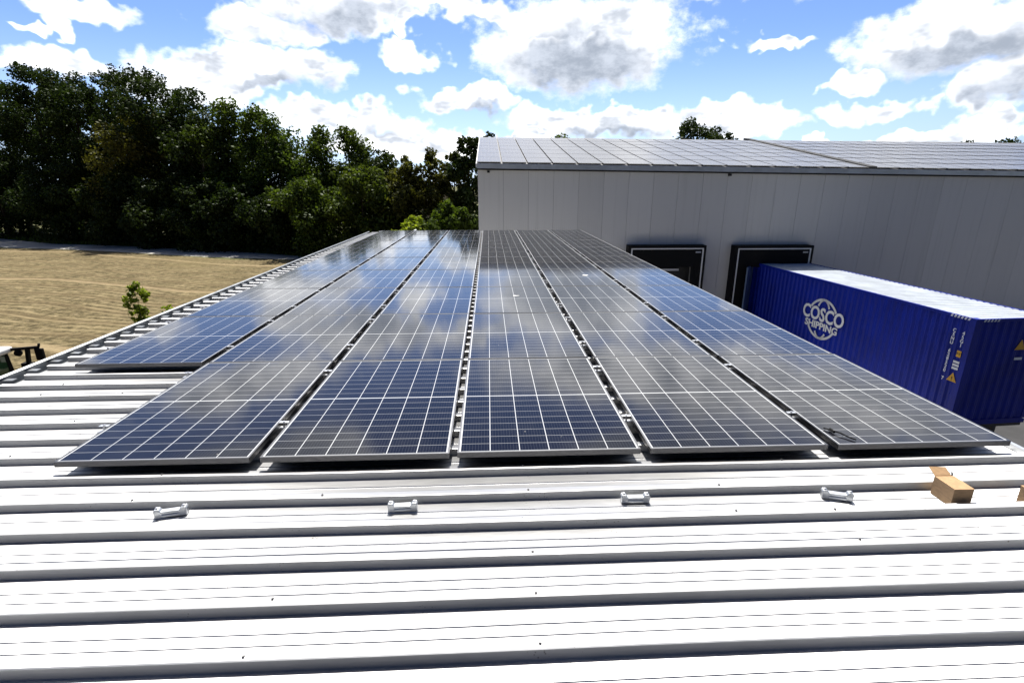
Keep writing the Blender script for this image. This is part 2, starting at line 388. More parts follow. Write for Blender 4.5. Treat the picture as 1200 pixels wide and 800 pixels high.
M['black'] = simple('black_rubber_fabric', (0.006, 0.006, 0.0065), 0.85, 0.0, 0.2, 2, 0.2, 0.25)
M['white'] = simple('white_paint', (0.78, 0.78, 0.77), 0.5, 0.0, 0.04)
M['blue'] = simple('blue_container_paint', (0.002, 0.017, 0.29), 0.5, 0.0, 0.18, 0.9, spec=0.3)
M['bluedoor'] = simple('faded_blue_door_paint', (0.10, 0.16, 0.27), 0.5, 0.0, 0.2, 2.0)
M['croof'] = simple('weathered_container_roof', (0.44, 0.48, 0.53), 0.42, 0.1, 0.15, 1.2)
M['yellow'] = simple('yellow_sticker', (0.75, 0.40, 0.03), 0.5)
M['decal'] = simple('white_decal', (0.86, 0.87, 0.88), 0.5, 0.0, 0.03)
M['steel'] = simple('dark_chassis_steel', (0.06, 0.06, 0.065), 0.55, 0.3)
M['tyre'] = simple('black_tyre_rubber', (0.018, 0.018, 0.018), 0.8)
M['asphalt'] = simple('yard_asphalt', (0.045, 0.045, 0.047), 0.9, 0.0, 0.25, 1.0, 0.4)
M['concrete'] = simple('light_bounce_concrete', (0.36, 0.345, 0.32), 0.9, 0.0, 0.15, 0.6, 0.3)
M['membrane'] = simple('dark_roof_sheet', (0.11, 0.11, 0.115), 0.6)
M['grass'] = simple('rough_grass', (0.045, 0.07, 0.018), 0.95, 0.0, 0.5, 0.7, 0.8, 0.1, 6)
M['soil'] = simple('open_ground', (0.10, 0.10, 0.045), 0.95, 0.0, 0.4, 0.05, 0.5, 0.1, 2)
M['path'] = simple('pale_gravel_track', (0.46, 0.44, 0.40), 0.9, 0.0, 0.18, 0.8, 0.4, 0.2, 8)
M['bark'] = simple('tree_bark', (0.05, 0.04, 0.03), 0.9, 0.0, 0.35, 4, 0.6, 0.2, 14)
M['leaf'] = mat_leaf('dark_green_leaves', (0.010, 0.019, 0.005), (0.034, 0.056, 0.012), 0.30)
M['leaf_mid'] = mat_leaf('mid_green_leaves', (0.024, 0.042, 0.007), (0.090, 0.135, 0.022), 0.42)
M['leaf_olive'] = mat_leaf('olive_brown_leaves', (0.038, 0.043, 0.009), (0.112, 0.118, 0.026), 0.42)
M['leaf_bright'] = mat_leaf('bright_young_leaves', (0.12, 0.17, 0.015), (0.26, 0.32, 0.04), 0.55)
M['card'] = mat_cardboard('brown_cardboard', (0.43, 0.27, 0.14))
M['green'] = simple('green_tractor_paint', (0.03, 0.14, 0.04), 0.4)
M['brick'] = simple('pale_brick_wall', (0.45, 0.36, 0.30), 0.85, 0.0, 0.15, 2)
M['tile'] = simple('red_brown_roof_tiles', (0.22, 0.10, 0.07), 0.8, 0.0, 0.2, 1)
def glass_mat(name, tint):
    mt, t, b = new_mat(name)
    t.l.new(t.mix(t.noise(pos(t), 1.5), tint, [q*1.4 for q in tint]), b.inputs['Base Color'])
    b.inputs['Roughness'].default_value = 0.06; b.inputs['IOR'].default_value = 1.5
    return mt
M['glass'] = glass_mat('green_tinted_glass', (0.02, 0.05, 0.025))
M['pane'] = glass_mat('dark_window_glass', (0.02, 0.022, 0.025))

# ------------------------------------------------------------------ setting: ground, field, track, yard
GZ = -6.5
def sheet(name, pts, z, mat):
    b = MB(); b.add([(x, y, z) for x, y in pts], [tuple(range(len(pts)))])
    o = b.build(name, mat, fix=False); o['kind'] = 'structure'; return o
sheet('ground', [(-2500, -2500), (2500, -2500), (2500, 2500), (-2500, 2500)], GZ, M['soil'])
fb = [(-130, 103), (-100, 90), (-64.2, 68.8), (-56.7, 67.5), (-48.5, 64.9), (-33.2, 58.7), (-29, 56.6), (-22.2, 56.2), (-14, 55.6), (-8, 55.2), (-8, -60), (-200, -60), (-200, 120)]
sheet('field', fb, GZ+0.004, M['field'])
near = [(-130, 103), (-100, 90), (-64.2, 69.6), (-56.7, 67.9), (-48.5, 65.2), (-33.2, 59.1), (-22.2, 56.4), (-8, 55.4), (14, 54.6)]
far = [(x+2.6, y+4.4) if x < -30 else (x+0.5, y+2.6) for x, y in near]
sheet('track', near+far[::-1], GZ+0.012, M['path'])
sheet('asphalt_with_shade_patch', [(-8, -60), (80, -60), (80, 15.5), (14.6, 15.5), (14.6, 11.5), (-8, 11.5)], GZ+0.008, M['asphalt'])  # dark asphalt step beside the container stands in for the deep shade there
sheet('yard', [(-8, 11.5), (14.6, 11.5), (14.6, 15.5), (80, 15.5), (80, 22.9), (-8, 22.9)], GZ+0.010, M['concrete'])  # pale concrete added to bounce light onto the warehouse wall
def grass_verge():
    b = MB(); rng = random.Random(3)
    for k in range(9000):
        s = rng.random(); i = min(int(s*(len(far)-1)), len(far)-2); f = s*(len(far)-1)-i
        x = far[i][0]*(1-f)+far[i+1][0]*f; y = far[i][1]*(1-f)+far[i+1][1]*f
        d = rng.random()**1.5*7.0; x += d*0.4+rng.uniform(-.3, .3); y += d*0.9+rng.uniform(-.1, .5)
        h = rng.uniform(.15, .55); a = rng.uniform(0, 6.28); w = rng.uniform(.05, .16)
        dx, dy = math.cos(a)*w, math.sin(a)*w; lx, ly = rng.uniform(-.2, .2), rng.uniform(-.2, .2)
        b.add([(x-dx, y-dy, GZ), (x+dx, y+dy, GZ), (x+lx, y+ly, GZ+h)], [(0, 1, 2)])
    o = b.build('grass', M['leaf_mid'], fix=False)
    tag(o, 'rough green grass verge behind the pale track', 'grass', kind='stuff')
grass_verge()

# ------------------------------------------------------------------ shed that carries the array
RX0, RX1 = -3.98, 3.69; RY0, RY1 = -4.6, 16.35; RT, RP = -0.08, -0.125; RIB = 0.2555; RIB0 = -0.056
shed = empty('shed', (0, 0, GZ), 'low shed whose ribbed silver metal roof fills the foreground', 'building')
P = lambda z: z-GZ    # local height in the shed
def build_shed():
    prof = []   # (y, z) going +y
    k0 = int(math.floor((RY0-RIB0)/RIB))
    k1 = int(math.ceil((RY1-RIB0)/RIB))
    prof.append((RIB0+k0*RIB-0.1, RP))
    for k in range(k0, k1):
        y = RIB0+k*RIB
        prof += [(y-0.008, RP), (y-0.003, RT-0.002), (y+0.003, RT), (y+0.039, RT), (y+0.044, RT-0.002), (y+0.049, RP)]
        for g in (0.060, 0.115):   # stiffening beads in the pan
            yy = y+0.063+g-0.02
            prof += [(yy-0.006, RP), (yy-0.002, RP+0.0035), (yy+0.002, RP+0.0035), (yy+0.006, RP)]
    nseg = 16
    b = MB(); o = 0
    xs = [RX0+(RX1-RX0)*i/nseg for i in range(nseg+1)]
    rng = random.Random(5)
    for i, x in enumerate(xs):
        for (y, z) in prof:
            b.v.append((x, y+0.0025*math.sin(x*1.7+round(y*4)*1.3), P(z+0.0015*math.sin(x*2.3+y*1.1))))
    n = len(prof)
    for i in range(nseg):
        for j in range(n-1):
            b.f.append((i*n+j, (i+1)*n+j, (i+1)*n+j+1, i*n+j+1)); b.mi.append(0)
    # thickness: lower skin
    roof = b.build('roof', M['roof'], shed, fix=False)
    so = roof.modifiers.new('thickness', 'SOLIDIFY'); so.thickness = 0.003; so.offset = -1
    # screws: rows of dark fixings on the ribs above the purlins
    sb = MB(); sb.lathe((0, 0, 0), 'z', [(0, 0.008), (0.0015, 0.008), (0.002, 0.005), (0.008, 0.0045)], 8)
    s0 = None; cnt = 0
    for k in range(-6, 8):
        for xx in (-3.45, -2.79, -1.74, -0.69, 0.42, 1.53, 2.03, 2.96):
            if rng.random() < 0.55: continue
            y = RIB0+k*RIB+0.021
            if y > -0.03 and xx > -2.5: continue
            if s0 is None:
                s0 = sb.build('screw', M['screw'], shed); s = s0
            else:
                s = s0.copy(); C.objects.link(s)
            s.location = (xx+rng.uniform(-.02, .02), y+rng.uniform(-.012, .012), P(RT))
    # walls
    w = MB(); zt = P(RP-0.03); t_ = 0.08
    w.box(RX0+0.05, RX0+0.05+t_, RY0+0.05, RY1-0.05, 0, zt)
    w.box(RX1-0.05-t_, RX1-0.05, RY0+0.05, RY1-0.05, 0, zt)
    w.box(RX0+0.05+t_, RX1-0.05-t_, RY0+0.05, RY0+0.05+t_, 0, zt)
    w.box(RX0+0.05+t_, RX1-0.05-t_, RY1-0.05-t_, RY1-0.05, 0, zt)
    w.build('wall', M['shedwall'], shed)
    # eaves gutter down the left side: outer lip, trough, inner lip
    g = MB(); x0 = RX0
    pr = [(x0+0.03, -0.135), (x0-0.015, -0.135), (x0-0.015, -0.225), (x0-0.125, -0.225), (x0-0.125, -0.062), (x0-0.105, -0.050), (x0-0.085, -0.062),
          (x0-0.095, -0.074), (x0-0.115, -0.074), (x0-0.115, -0.215), (x0-0.025, -0.215), (x0-0.025, -0.128), (x0+0.03, -0.128)]
    g.prism([(a, P(z)) for a, z in pr], 'y', RY0, RY1)
    for i in range(int((RY1-RY0)/RIB)-1):       # straps across the trough, one per rib
        y = RIB0+(i-17)*RIB-.12
        g.box(x0-0.112, x0-0.002, y, y+0.055, P(-0.0905), P(-0.0865))
    g.build('gutter', M['zinc'], shed)
    # verge trim on the right side
    v = MB(); x1 = RX1
    v.prism([(x1+0.004, P(-0.16)), (x1+0.035, P(-0.16)), (x1+0.035, P(-0.085)), (x1+0.004, P(-0.085))], 'y', RY0, RY1)
    v.build('edge_trim', M['galv'], shed)
build_shed()

# ------------------------------------------------------------------ solar panels
FH = 0.035
def make_module(label, cat, group, fine=True):
    root = empty('solar_panel', (0, 0, 0), label, cat, group)
    f = MB(); hw, hl, w = PW/2, PL/2, 0.011
    for (a, b_, c, d) in ((-hw, hw, -hl, -hl+w), (-hw, hw, hl-w, hl), (-hw, -hw+w, -hl+w, hl-w), (hw-w, hw, -hl+w, hl-w)):
        f.box(a, b_, c, d, 0, FH)
    f.build('frame', M['frame'], root)
    g = MB(); g.box(-hw+w, hw-w, -hl+w, hl-w, FH-0.008, FH-0.0025)
    g.build('laminate', M['cells'], root)
    return root
GC, GX, PY = 0.0507, 0.0642, 1.787
def colx(c):      # centre of column c (1..6)
    return -GC/2-(3-c)*(PW+GX)-PW/2 if c <= 3 else GC/2+(c-4)*(PW+GX)+PW/2
ROWN = ['nearest', 'second', 'third', 'fourth', 'fifth', 'sixth', 'seventh', 'eighth', 'farthest']
COLN = ['leftmost', 'second from left', 'left of the central gap', 'right of the central gap', 'fifth from left', 'rightmost']
def ribc(y):      # centre of the rib top nearest to y
    return RIB0+0.021+RIB*round((y-RIB0-0.021)/RIB)
def build_array():
    proto = None; rng = random.Random(11)
    rail = MB(); rail.box(-0.045, 0.045, -0.019, 0.019, -0.0448, -0.0004)
    cl = MB(); cl.prism([(-0.0315, FH+0.0012), (0.0315, FH+0.0012), (0.0315, FH+0.004), (-0.0315, FH+0.004)], 'y', -0.014, 0.014)
    cl.box(-0.006, 0.006, -0.012, 0.012, 0.0, FH+0.0012); cl.lathe((0, 0, 0), 'z', [(FH+0.004, 0.008), (FH+0.010, 0.008)], 6)
    rail0 = clamp0 = None
    for r in range(9):
        for c in range(1, 7):
            if r == 0 and c == 1: continue
            cn = COLN[c-1]
            if r == 0: lab = 'dark blue solar panel in the nearest row, ' + {2: 'leftmost, beside the bare roof strip', 3: 'left of the central gap', 4: 'right of the central gap', 5: 'second from the right', 6: 'rightmost, behind the cardboard box'}[c]
            else: lab = 'solar panel in the %s row of the array, %s' % (ROWN[r] if r < 8 else 'ninth and last', cn)
            if proto is None:
                proto = make_module(lab, 'solar panel', 'solar panels of the roof array'); o = proto
                first = True
            else:
                o = proto.copy(); C.objects.link(o); o['label'] = lab; first = False
                for ch in plain:
                    k = ch.copy(); C.objects.link(k); k.parent = o
            if first: plain = list(proto.children)
            y0 = r*PY; jx, jy = rng.uniform(-.002, .002), rng.uniform(-.003, .003)
            cx, cy = colx(c)+jx, y0+PL/2+jy
            o.location = (cx, cy, -FH)
            o.rotation_euler = (0.001+rng.uniform(-.0026, .0026), rng.uniform(-.0022, .0022), rng.uniform(-.0008, .0008))
            # mini rails and clamps on the left edge (and the right edge of the last column)
            edges = [-PW/2-(GC/2 if c == 4 else GX/2)]
            if c == 3: edges.append(PW/2+(GC/2 if c == 3 else GX/2))
            if c == 3: edges = edges[:1]
            if c == 4: edges = []
            for ex in edges:
                for q in (0.36, 1.40):
                    yy = ribc(y0+q)-cy
                    if rail0 is None:
                        rail0 = rail.build('mounting_rail', M['alu'], o); clamp0 = cl.build('clamp', M['alu'], o); ra, ca = rail0, clamp0
                    else:
                        ra = rail0.copy(); C.objects.link(ra); ra.parent = o
                        ca = clamp0.copy(); C.objects.link(ca); ca.parent = o
                    ra.location = (ex, yy, 0); ca.location = (ex, yy, 0)
build_array()
def rail_tip():
    b = MB(); b.box(-0.02, 0.02, 15.92, 16.32, RT+0.0005, RT+0.09); b.box(-0.03, 0.03, 15.92, 16.32, RT+0.09, RT+0.096)
    o = b.build('mounting_rail', M['alu'], loc=(-0.5*GC-2*(PW+GX)+GX/2, 0, 0))
    tag(o, 'bare aluminium rail end sticking out past the far edge of the array', 'rail')
rail_tip()

# loose galvanised clips lying on the roof
def make_clip():
    b = MB()
    b.prism([(-0.078, 0.0), (0.078, 0.0), (0.080, 0.040), (0.074, 0.050), (0.054, 0.050), (0.048, 0.042), (0.044, 0.035), (-0.044, 0.035), (-0.048, 0.042), (-0.054, 0.050), (-0.074, 0.050), (-0.080, 0.040)], 'y', -0.017, 0.017)
    b.box(-0.044, 0.044, -0.024, -0.0172, 0.006, 0.020); b.box(-0.044, 0.044, 0.0172, 0.024, 0.006, 0.020)
    return b
def clips():
    spec = [(-1.475, -0.383, 0.20, 'silver metal clip lying skewed on the roof, far left of the four'),
            (-0.25, -0.392, 0.03, 'metal clip with bright top and black shaded side, below the third panel'),
            (1.026, -0.372, -0.02, 'silver metal clip on the roof below the panel right of the central gap'),
            (2.166, -0.392, -0.30, 'silver metal clip lying nearest to the cardboard box')]
    c0 = None
    for x, y, a, lab in spec:
        if c0 is None:
            c0 = make_clip().build('metal_clip', M['galv'], bevel=0.003); o = c0
            for sx in (-0.064, 0.064):
                s = MB(); s.lathe((sx, 0, 0), 'z', [(0.0502, 0.009), (0.055, 0.009), (0.057, 0.006)], 6); s.build('bolt', M['alu'], c0)
        else: o = copy_tree(c0)
        o.location = (x, y, RP+0.004); o.rotation_euler = (0, 0, a); tag(o, lab, 'bracket', 'loose metal clips on the roof')
clips()
def cardboard_box():
    root = empty('cardboard_box', (2.795, -0.43, RP+0.0035), 'small open brown cardboard box with a raised flap on the silver roof', 'box', rz=-0.02)
    b = MB(); w, d, h = 0.055, 0.068, 0.105; t_ = 0.004
    b.box(-w, w, -d, d, 0, t_)
    b.box(-w, w, -d, -d+t_, t_, h); b.box(-w, w, d-t_, d, t_, h)
    b.box(-w, -w+t_, -d+t_, d-t_, t_, h); b.box(w-t_, w, -d+t_, d-t_, t_, h)
    b.box(-w, w+0.001, -d, d, h, h+0.003)
    b.build('carton', M['card'], root)
    f = MB(); f.add([(-w, d, h+.003), (w*0.75, d, h+.003), (w*0.72, d+.045, h+.030), (-w, d+.05, h+.032), (-w, d, h+.006), (w*0.75, d, h+.006), (w*0.72, d+.045, h+.033), (-w, d+.05, h+.035)],
              [(0,1,2,3),(7,6,5,4),(0,4,5,1),(1,5,6,2),(2,6,7,3),(3,7,4,0)])
    f.build('flap', M['card'], root)
    s = MB(); s.add([(w*0.9, d+.005, h-.01), (w*1.25, d+.03, h+.012), (w*1.3, d+.02, h+.0), (w*0.95, d, h-.02), (w*0.9, d+.008, h-.01), (w*1.25, d+.033, h+.012), (w*1.3, d+.023, h+.0), (w*0.95, d+.003, h-.02)],
              [(0,1,2,3),(7,6,5,4),(0,4,5,1),(1,5,6,2),(2,6,7,3),(3,7,4,0)])
    s.build('torn_flap', M['dark'], root)
    root2 = empty('cardboard_box', (3.185, -0.55, RP+0.0035), 'second brown carton cut off by the right edge of the photo', 'box')
    b = MB(); b.box(-.055, .055, -.07, .07, 0, .108)
    b.build('carton', M['card'], root2)
    f = MB(); f.box(-.056, -.0005, -.071, .071, .1085, .112); f.box(.0005, .056, -.071, .071, .1085, .112)
    f.build('flap', M['card'], root2)
cardboard_box()
def spots():
    rng = random.Random(2)
    def splat(x, y, r, lab):  # flat white spot with a ragged outline
        b = MB(); n = 14; top = []
        for k in range(n):
            a = 2*math.pi*k/n; rr = r*rng.uniform(.45, 1.1); top.append((math.cos(a)*rr*1.5, math.sin(a)*rr))
        b.prism(top, 'z', 0.0004, 0.002); o = b.build('white_spot', M['white'], loc=(x, y, 0.0)); tag(o, lab, 'bird dropping', 'white droppings on the panels')
    splat(0.62, 4.62, 0.035, 'white spot on a panel of the third row right of the central gap')
    splat(1.95, 6.35, 0.05, 'white spot on a panel of the fourth row, near the right end')
    # short cut cable lying on the corner of the first right panel
    c = MB(); c.tube([(2.46, 0.215, 0.006), (2.49, 0.17, 0.008), (2.515, 0.13, 0.012), (2.53, 0.10, 0.008), (2.545, 0.07, 0.006), (2.565, 0.045, 0.006)], 0.005, 8)
    c.lathe((2.49, 0.17, 0.008), 'y', [(-.02, .009), (.025, .009)], 8)
    tag(c.build('cable_end', M['black']), 'short black cable end lying on the corner of the rightmost near panel', 'cable')
spots()

# ------------------------------------------------------------------ big grey warehouse
WX0, WX1, WY, WYB = -0.24, 46.0, 22.75, 50.0
def eave(x): return 2.27-0.0121*x
def ridge(x): return 4.655-0.0064*x
RYR = 36.4
JP = 1.205
wh = empty('warehouse', (WX0, WY, GZ), 'long grey panelled warehouse with loading docks and solar panels on its roof', 'building')
L_ = lambda x, y, z: (x-WX0, y-WY, z-GZ)
def build_warehouse():
    b = MB(); x = WX0; i = 0
    while x < WX1:            # wall of vertical sandwich panels, thin recessed joints between them
        xe = min(x+JP, WX1); g = 0.011
        vs = [L_(x, WY, GZ), L_(xe-g, WY, GZ), L_(xe-g, WY, eave(xe-g)), L_(x, WY, eave(x)),
              L_(x, WY+.12, GZ), L_(xe-g, WY+.12, GZ), L_(xe-g, WY+.12, eave(xe-g)), L_(x, WY+.12, eave(x))]
        b.add(vs, [(0,1,2,3),(7,6,5,4),(0,4,5,1),(1,5,6,2),(2,6,7,3),(3,7,4,0)])
        x = xe
    b.build('wall', M['wall'], wh)
    b = MB(); b.add([L_(WX0+.02, WY+.03, GZ), L_(WX1, WY+.03, GZ), L_(WX1, WY+.03, eave(WX1)), L_(WX0+.02, WY+.03, eave(WX0)),
                     L_(WX0+.02, WY+.1, GZ), L_(WX1, WY+.1, GZ), L_(WX1, WY+.1, eave(WX1)), L_(WX0+.02, WY+.1, eave(WX0))],
                    [(0,1,2,3),(7,6,5,4),(0,4,5,1),(1,5,6,2),(2,6,7,3),(3,7,4,0)])
    b.build('wall_core', M['joint'], wh)
    # gable walls and back wall
    b = MB()
    for xa, xb in ((WX0+.001, WX0+.12), (WX1-.12, WX1)):
        prof = [(WY+.121, GZ), (WYB, GZ), (WYB, eave(xa)), (RYR, ridge(xa)-.1), (WY+.121, eave(xa))]
        n = len(prof); vs = [L_(xa, y, z) for y, z in prof]+[L_(xb, y, z) for y, z in prof]
        b.add(vs, [tuple(range(n)), tuple(range(n, 2*n))[::-1]]+[(i, (i+1) % n, n+(i+1) % n, n+i) for i in range(n)])
    b.add([L_(WX0+.12, WYB-.12, GZ), L_(WX1-.12, WYB-.12, GZ), L_(WX1-.12, WYB-.12, eave(WX1)), L_(WX0+.12, WYB-.12, eave(WX0)),
           L_(WX0+.12, WYB, GZ), L_(WX1-.12, WYB, GZ), L_(WX1-.12, WYB, eave(WX1)), L_(WX0+.12, WYB, eave(WX0))],
          [(0,1,2,3),(7,6,5,4),(0,4,5,1),(1,5,6,2),(2,6,7,3),(3,7,4,0)])
    b.build('gable_wall', M['wall'], wh)
    # roof slabs
    b = MB(); o = 0.02; y0 = WY-0.12
    for ya, za, yb, zb in ((y0, 0, RYR, 1), (WYB+.15, 0, RYR, 1)):
        def Z(x, e): return (ridge(x) if e else eave(x)+.08)
        vs = [L_(WX0-o, ya, Z(WX0, za)), L_(WX1+o, ya, Z(WX1, za)), L_(WX1+o, yb, Z(WX1, zb)), L_(WX0-o, yb, Z(WX0, zb))]
        vs += [(p[0], p[1], p[2]+.12) for p in vs]
        b.add(vs, [(0,1,2,3),(7,6,5,4),(0,4,5,1),(1,5,6,2),(2,6,7,3),(3,7,4,0)])
    b.build('roof', M['membrane'], wh)
    # box gutter along the eaves
    def strip(name, ya, yb, dz0, dz1, mat, xa=WX0-.05, xb=WX1, seg=16):
        b = MB()
        for i in range(seg):
            x_a = xa+(xb-xa)*i/seg; x_b = xa+(xb-xa)*(i+1)/seg-.006
            vs = [L_(x_a, ya, eave(x_a)+dz0), L_(x_b, ya, eave(x_b)+dz0), L_(x_b, yb, eave(x_b)+dz0), L_(x_a, yb, eave(x_a)+dz0),
                  L_(x_a, ya, eave(x_a)+dz1), L_(x_b, ya, eave(x_b)+dz1), L_(x_b, yb, eave(x_b)+dz1), L_(x_a, yb, eave(x_a)+dz1)]
            b.add(vs, [(0,3,2,1),(4,5,6,7),(0,1,5,4),(1,2,6,5),(2,3,7,6),(3,0,4,7)])
        return b.build(name, mat, wh)
    strip('gutter', WY-.30, WY-.125, 0.02, 0.19, M['trim'])
    strip('gutter_lip', WY-.325, WY-.302, 0.15, 0.21, M['trim'])
    strip('fascia', WY-.115, WY-.003, -0.05, 0.06, M['dark'])
    b = MB(); x = 18.80
    for i in range(8):
        ya = WY+.1+i*1.7; yb = ya+1.69
        fa, fb_ = [(q-(WY-.12))/(RYR-(WY-.12)) for q in (ya, yb)]
        za, zb_ = [(eave(x)+.08)*(1-f)+ridge(x)*f+.124 for f in (fa, fb_)]
        b.add([L_(x, ya, za), L_(x+.40, ya, za), L_(x+.40, yb, zb_), L_(x, yb, zb_), L_(x, ya, za+.13), L_(x+.40, ya, za+.13), L_(x+.40, yb, zb_+.13), L_(x, yb, zb_+.13)],
              [(0,3,2,1),(4,5,6,7),(0,1,5,4),(1,2,6,5),(2,3,7,6),(3,0,4,7)])
    b.build('cable_tray', M['dark'], wh)
    strip('eaves_flashing', WY-.30, WY-.05, 0.215, 0.235, M['white'])
    # verge flashing at the left gable
    b = MB(); b.bar(L_(WX0-.05, WY-.12, eave(WX0)+.15), L_(WX0-.05, RYR, ridge(WX0)+.13), .06, .16)
    b.build('verge_flashing', M['white'], wh)
    # two small wall lamps under the gutter
    for x in (0.26, 11.85):
        b = MB(); b.box(x-WX0-.06, x-WX0+.06, -.14, -.004, eave(x)-GZ-.17, eave(x)-GZ-.07); b.lathe((x-WX0, 0, eave(x)-GZ-.12), 'y', [(-.17, .045), (-.14, .05)], 10)
        b.build('wall_lamp', M['dark'], wh)
build_warehouse()
# modules on the warehouse roof
def warehouse_modules():
    y0 = WY-0.02; sl = math.atan2(ridge(0)-eave(0)-.08, RYR-(WY-.12))
    b = MB(); hw, hl = PW/2, PL/2
    b.box(-hw, hw, -hl, hl, 0, .03, 0); b.box(-hw+.012, hw-.012, -hl+.012, hl-.012, .0302, .0322, 1)
    p0 = None; n = int((RYR-y0-.25)/math.cos(sl)/1.782)
    cols = []
    x = 0.36-.07
    while x < 18.4: cols.append((x, 0)); x += JP
    x = 19.75
    while x < 45.2: cols.append((x, 1)); x += JP
    grp = ['solar panels on the left part of the warehouse roof', 'solar panels on the right part of the warehouse roof']
    lab = ['pale sky-reflecting solar panel on the warehouse roof, left of its dark gap', 'pale sky-reflecting solar panel on the warehouse roof, right of its dark gap']
    for x, s in cols:
        for r in range(n):
            d = .13+PL/2+r*1.782; yy = y0+d*math.cos(sl)
            f = (yy-(WY-.12))/(RYR-(WY-.12)); zz = (eave(x)+.08)*(1-f)+ridge(x)*f+.12+.06
            if p0 is None: p0 = b.build('solar_panel', [M['frame'], M['cells_far']]); o = p0
            else: o = p0.copy(); C.objects.link(o)
            o.location = (x+s*(0.166*(yy-y0))*0.0, yy, zz)
            o.rotation_euler = (sl, math.atan(0.009), 0)
            tag(o, lab[s], 'solar panel', grp[s])
warehouse_modules()

# ------------------------------------------------------------------ dock shelters
def dock(x0, x1, ztop, label, loaded):
    zb = GZ+0.9; yf = 22.2; root = empty('dock_shelter', ((x0+x1)/2, WY, GZ), label, 'loading dock', 'dock shelters in the grey wall')
    cx = (x0+x1)/2; w = (x1-x0)/2; Z = lambda z: z-GZ; y = yf-WY
    b = MB()                                        # black hood and side walls
    b.box(-w-.05, w+.05, y, -.003, Z(ztop-.12), Z(ztop))
    b.box(-w-.05, -w+.07, y, -.003, Z(zb), Z(ztop-.122)); b.box(w-.07, w+.05, y, -.003, Z(zb), Z(ztop-.122))
    b.build('hood', M['black'], root)
    s = MB(); q = .055                               # white edging
    s.box(-w+.075, w-.075, y-.012, y+.03, Z(ztop-.124-q), Z(ztop-.124))
    s.box(-w+.075, -w+.075+q, y-.012, y+.03, Z(zb), Z(ztop-.126-q)); s.box(w-.075-q, w-.075, y-.012, y+.03, Z(zb), Z(ztop-.126-q))
    s.build('white_edging', M['white'], root)
    c = MB()                                        # curtains: head and two side flaps
    c.box(-w+.135, w-.135, y+.02, y+.04, Z(ztop-1.05), Z(ztop-.185))
    c.box(-w+.135, -w+.62, y+.05, y+.07, Z(zb), Z(ztop-.19)); c.box(w-.62, w-.135, y+.05, y+.07, Z(zb), Z(ztop-.19))
    c.build('curtain', M['black'], root)
    d = MB()
    d.box(-w+.5, w-.5, -.030, -.006, Z(zb+.25), Z(ztop-.5))
    d.build('dock_door', M['dark'], root)
    lv = MB(); lv.box(-w+.5, w-.5, y+.1, -.035, Z(zb), Z(zb+.25)); lv.build('dock_leveller', M['steel'], root)
    pl = MB(); pl.box(w-.46, w-.20, y+.008, y+.018, Z(ztop-.36), Z(ztop-.29)); pl.build('maker_plate', M['trim'], root)
    if not loaded:
        k = MB(); k.box(-.35, .75, y+.3, y+.36, Z(ztop-1.28), Z(ztop-1.18)); k.build('inner_lamp_bar', M['trim'], root)
    bu = MB()
    for sx in (-1, 1): bu.box(sx*(w-.5)-.12, sx*(w-.5)+.12, -.18, -.04, Z(zb-.6), Z(zb-.05))
    bu.build('bumper', M['tyre'], root)
dock(7.10, 10.84, -1.28, 'black dock shelter with white edging, left one, standing empty', False)
dock(12.42, 16.25, -1.31, 'black dock shelter with white edging that the blue container is backed into', True)

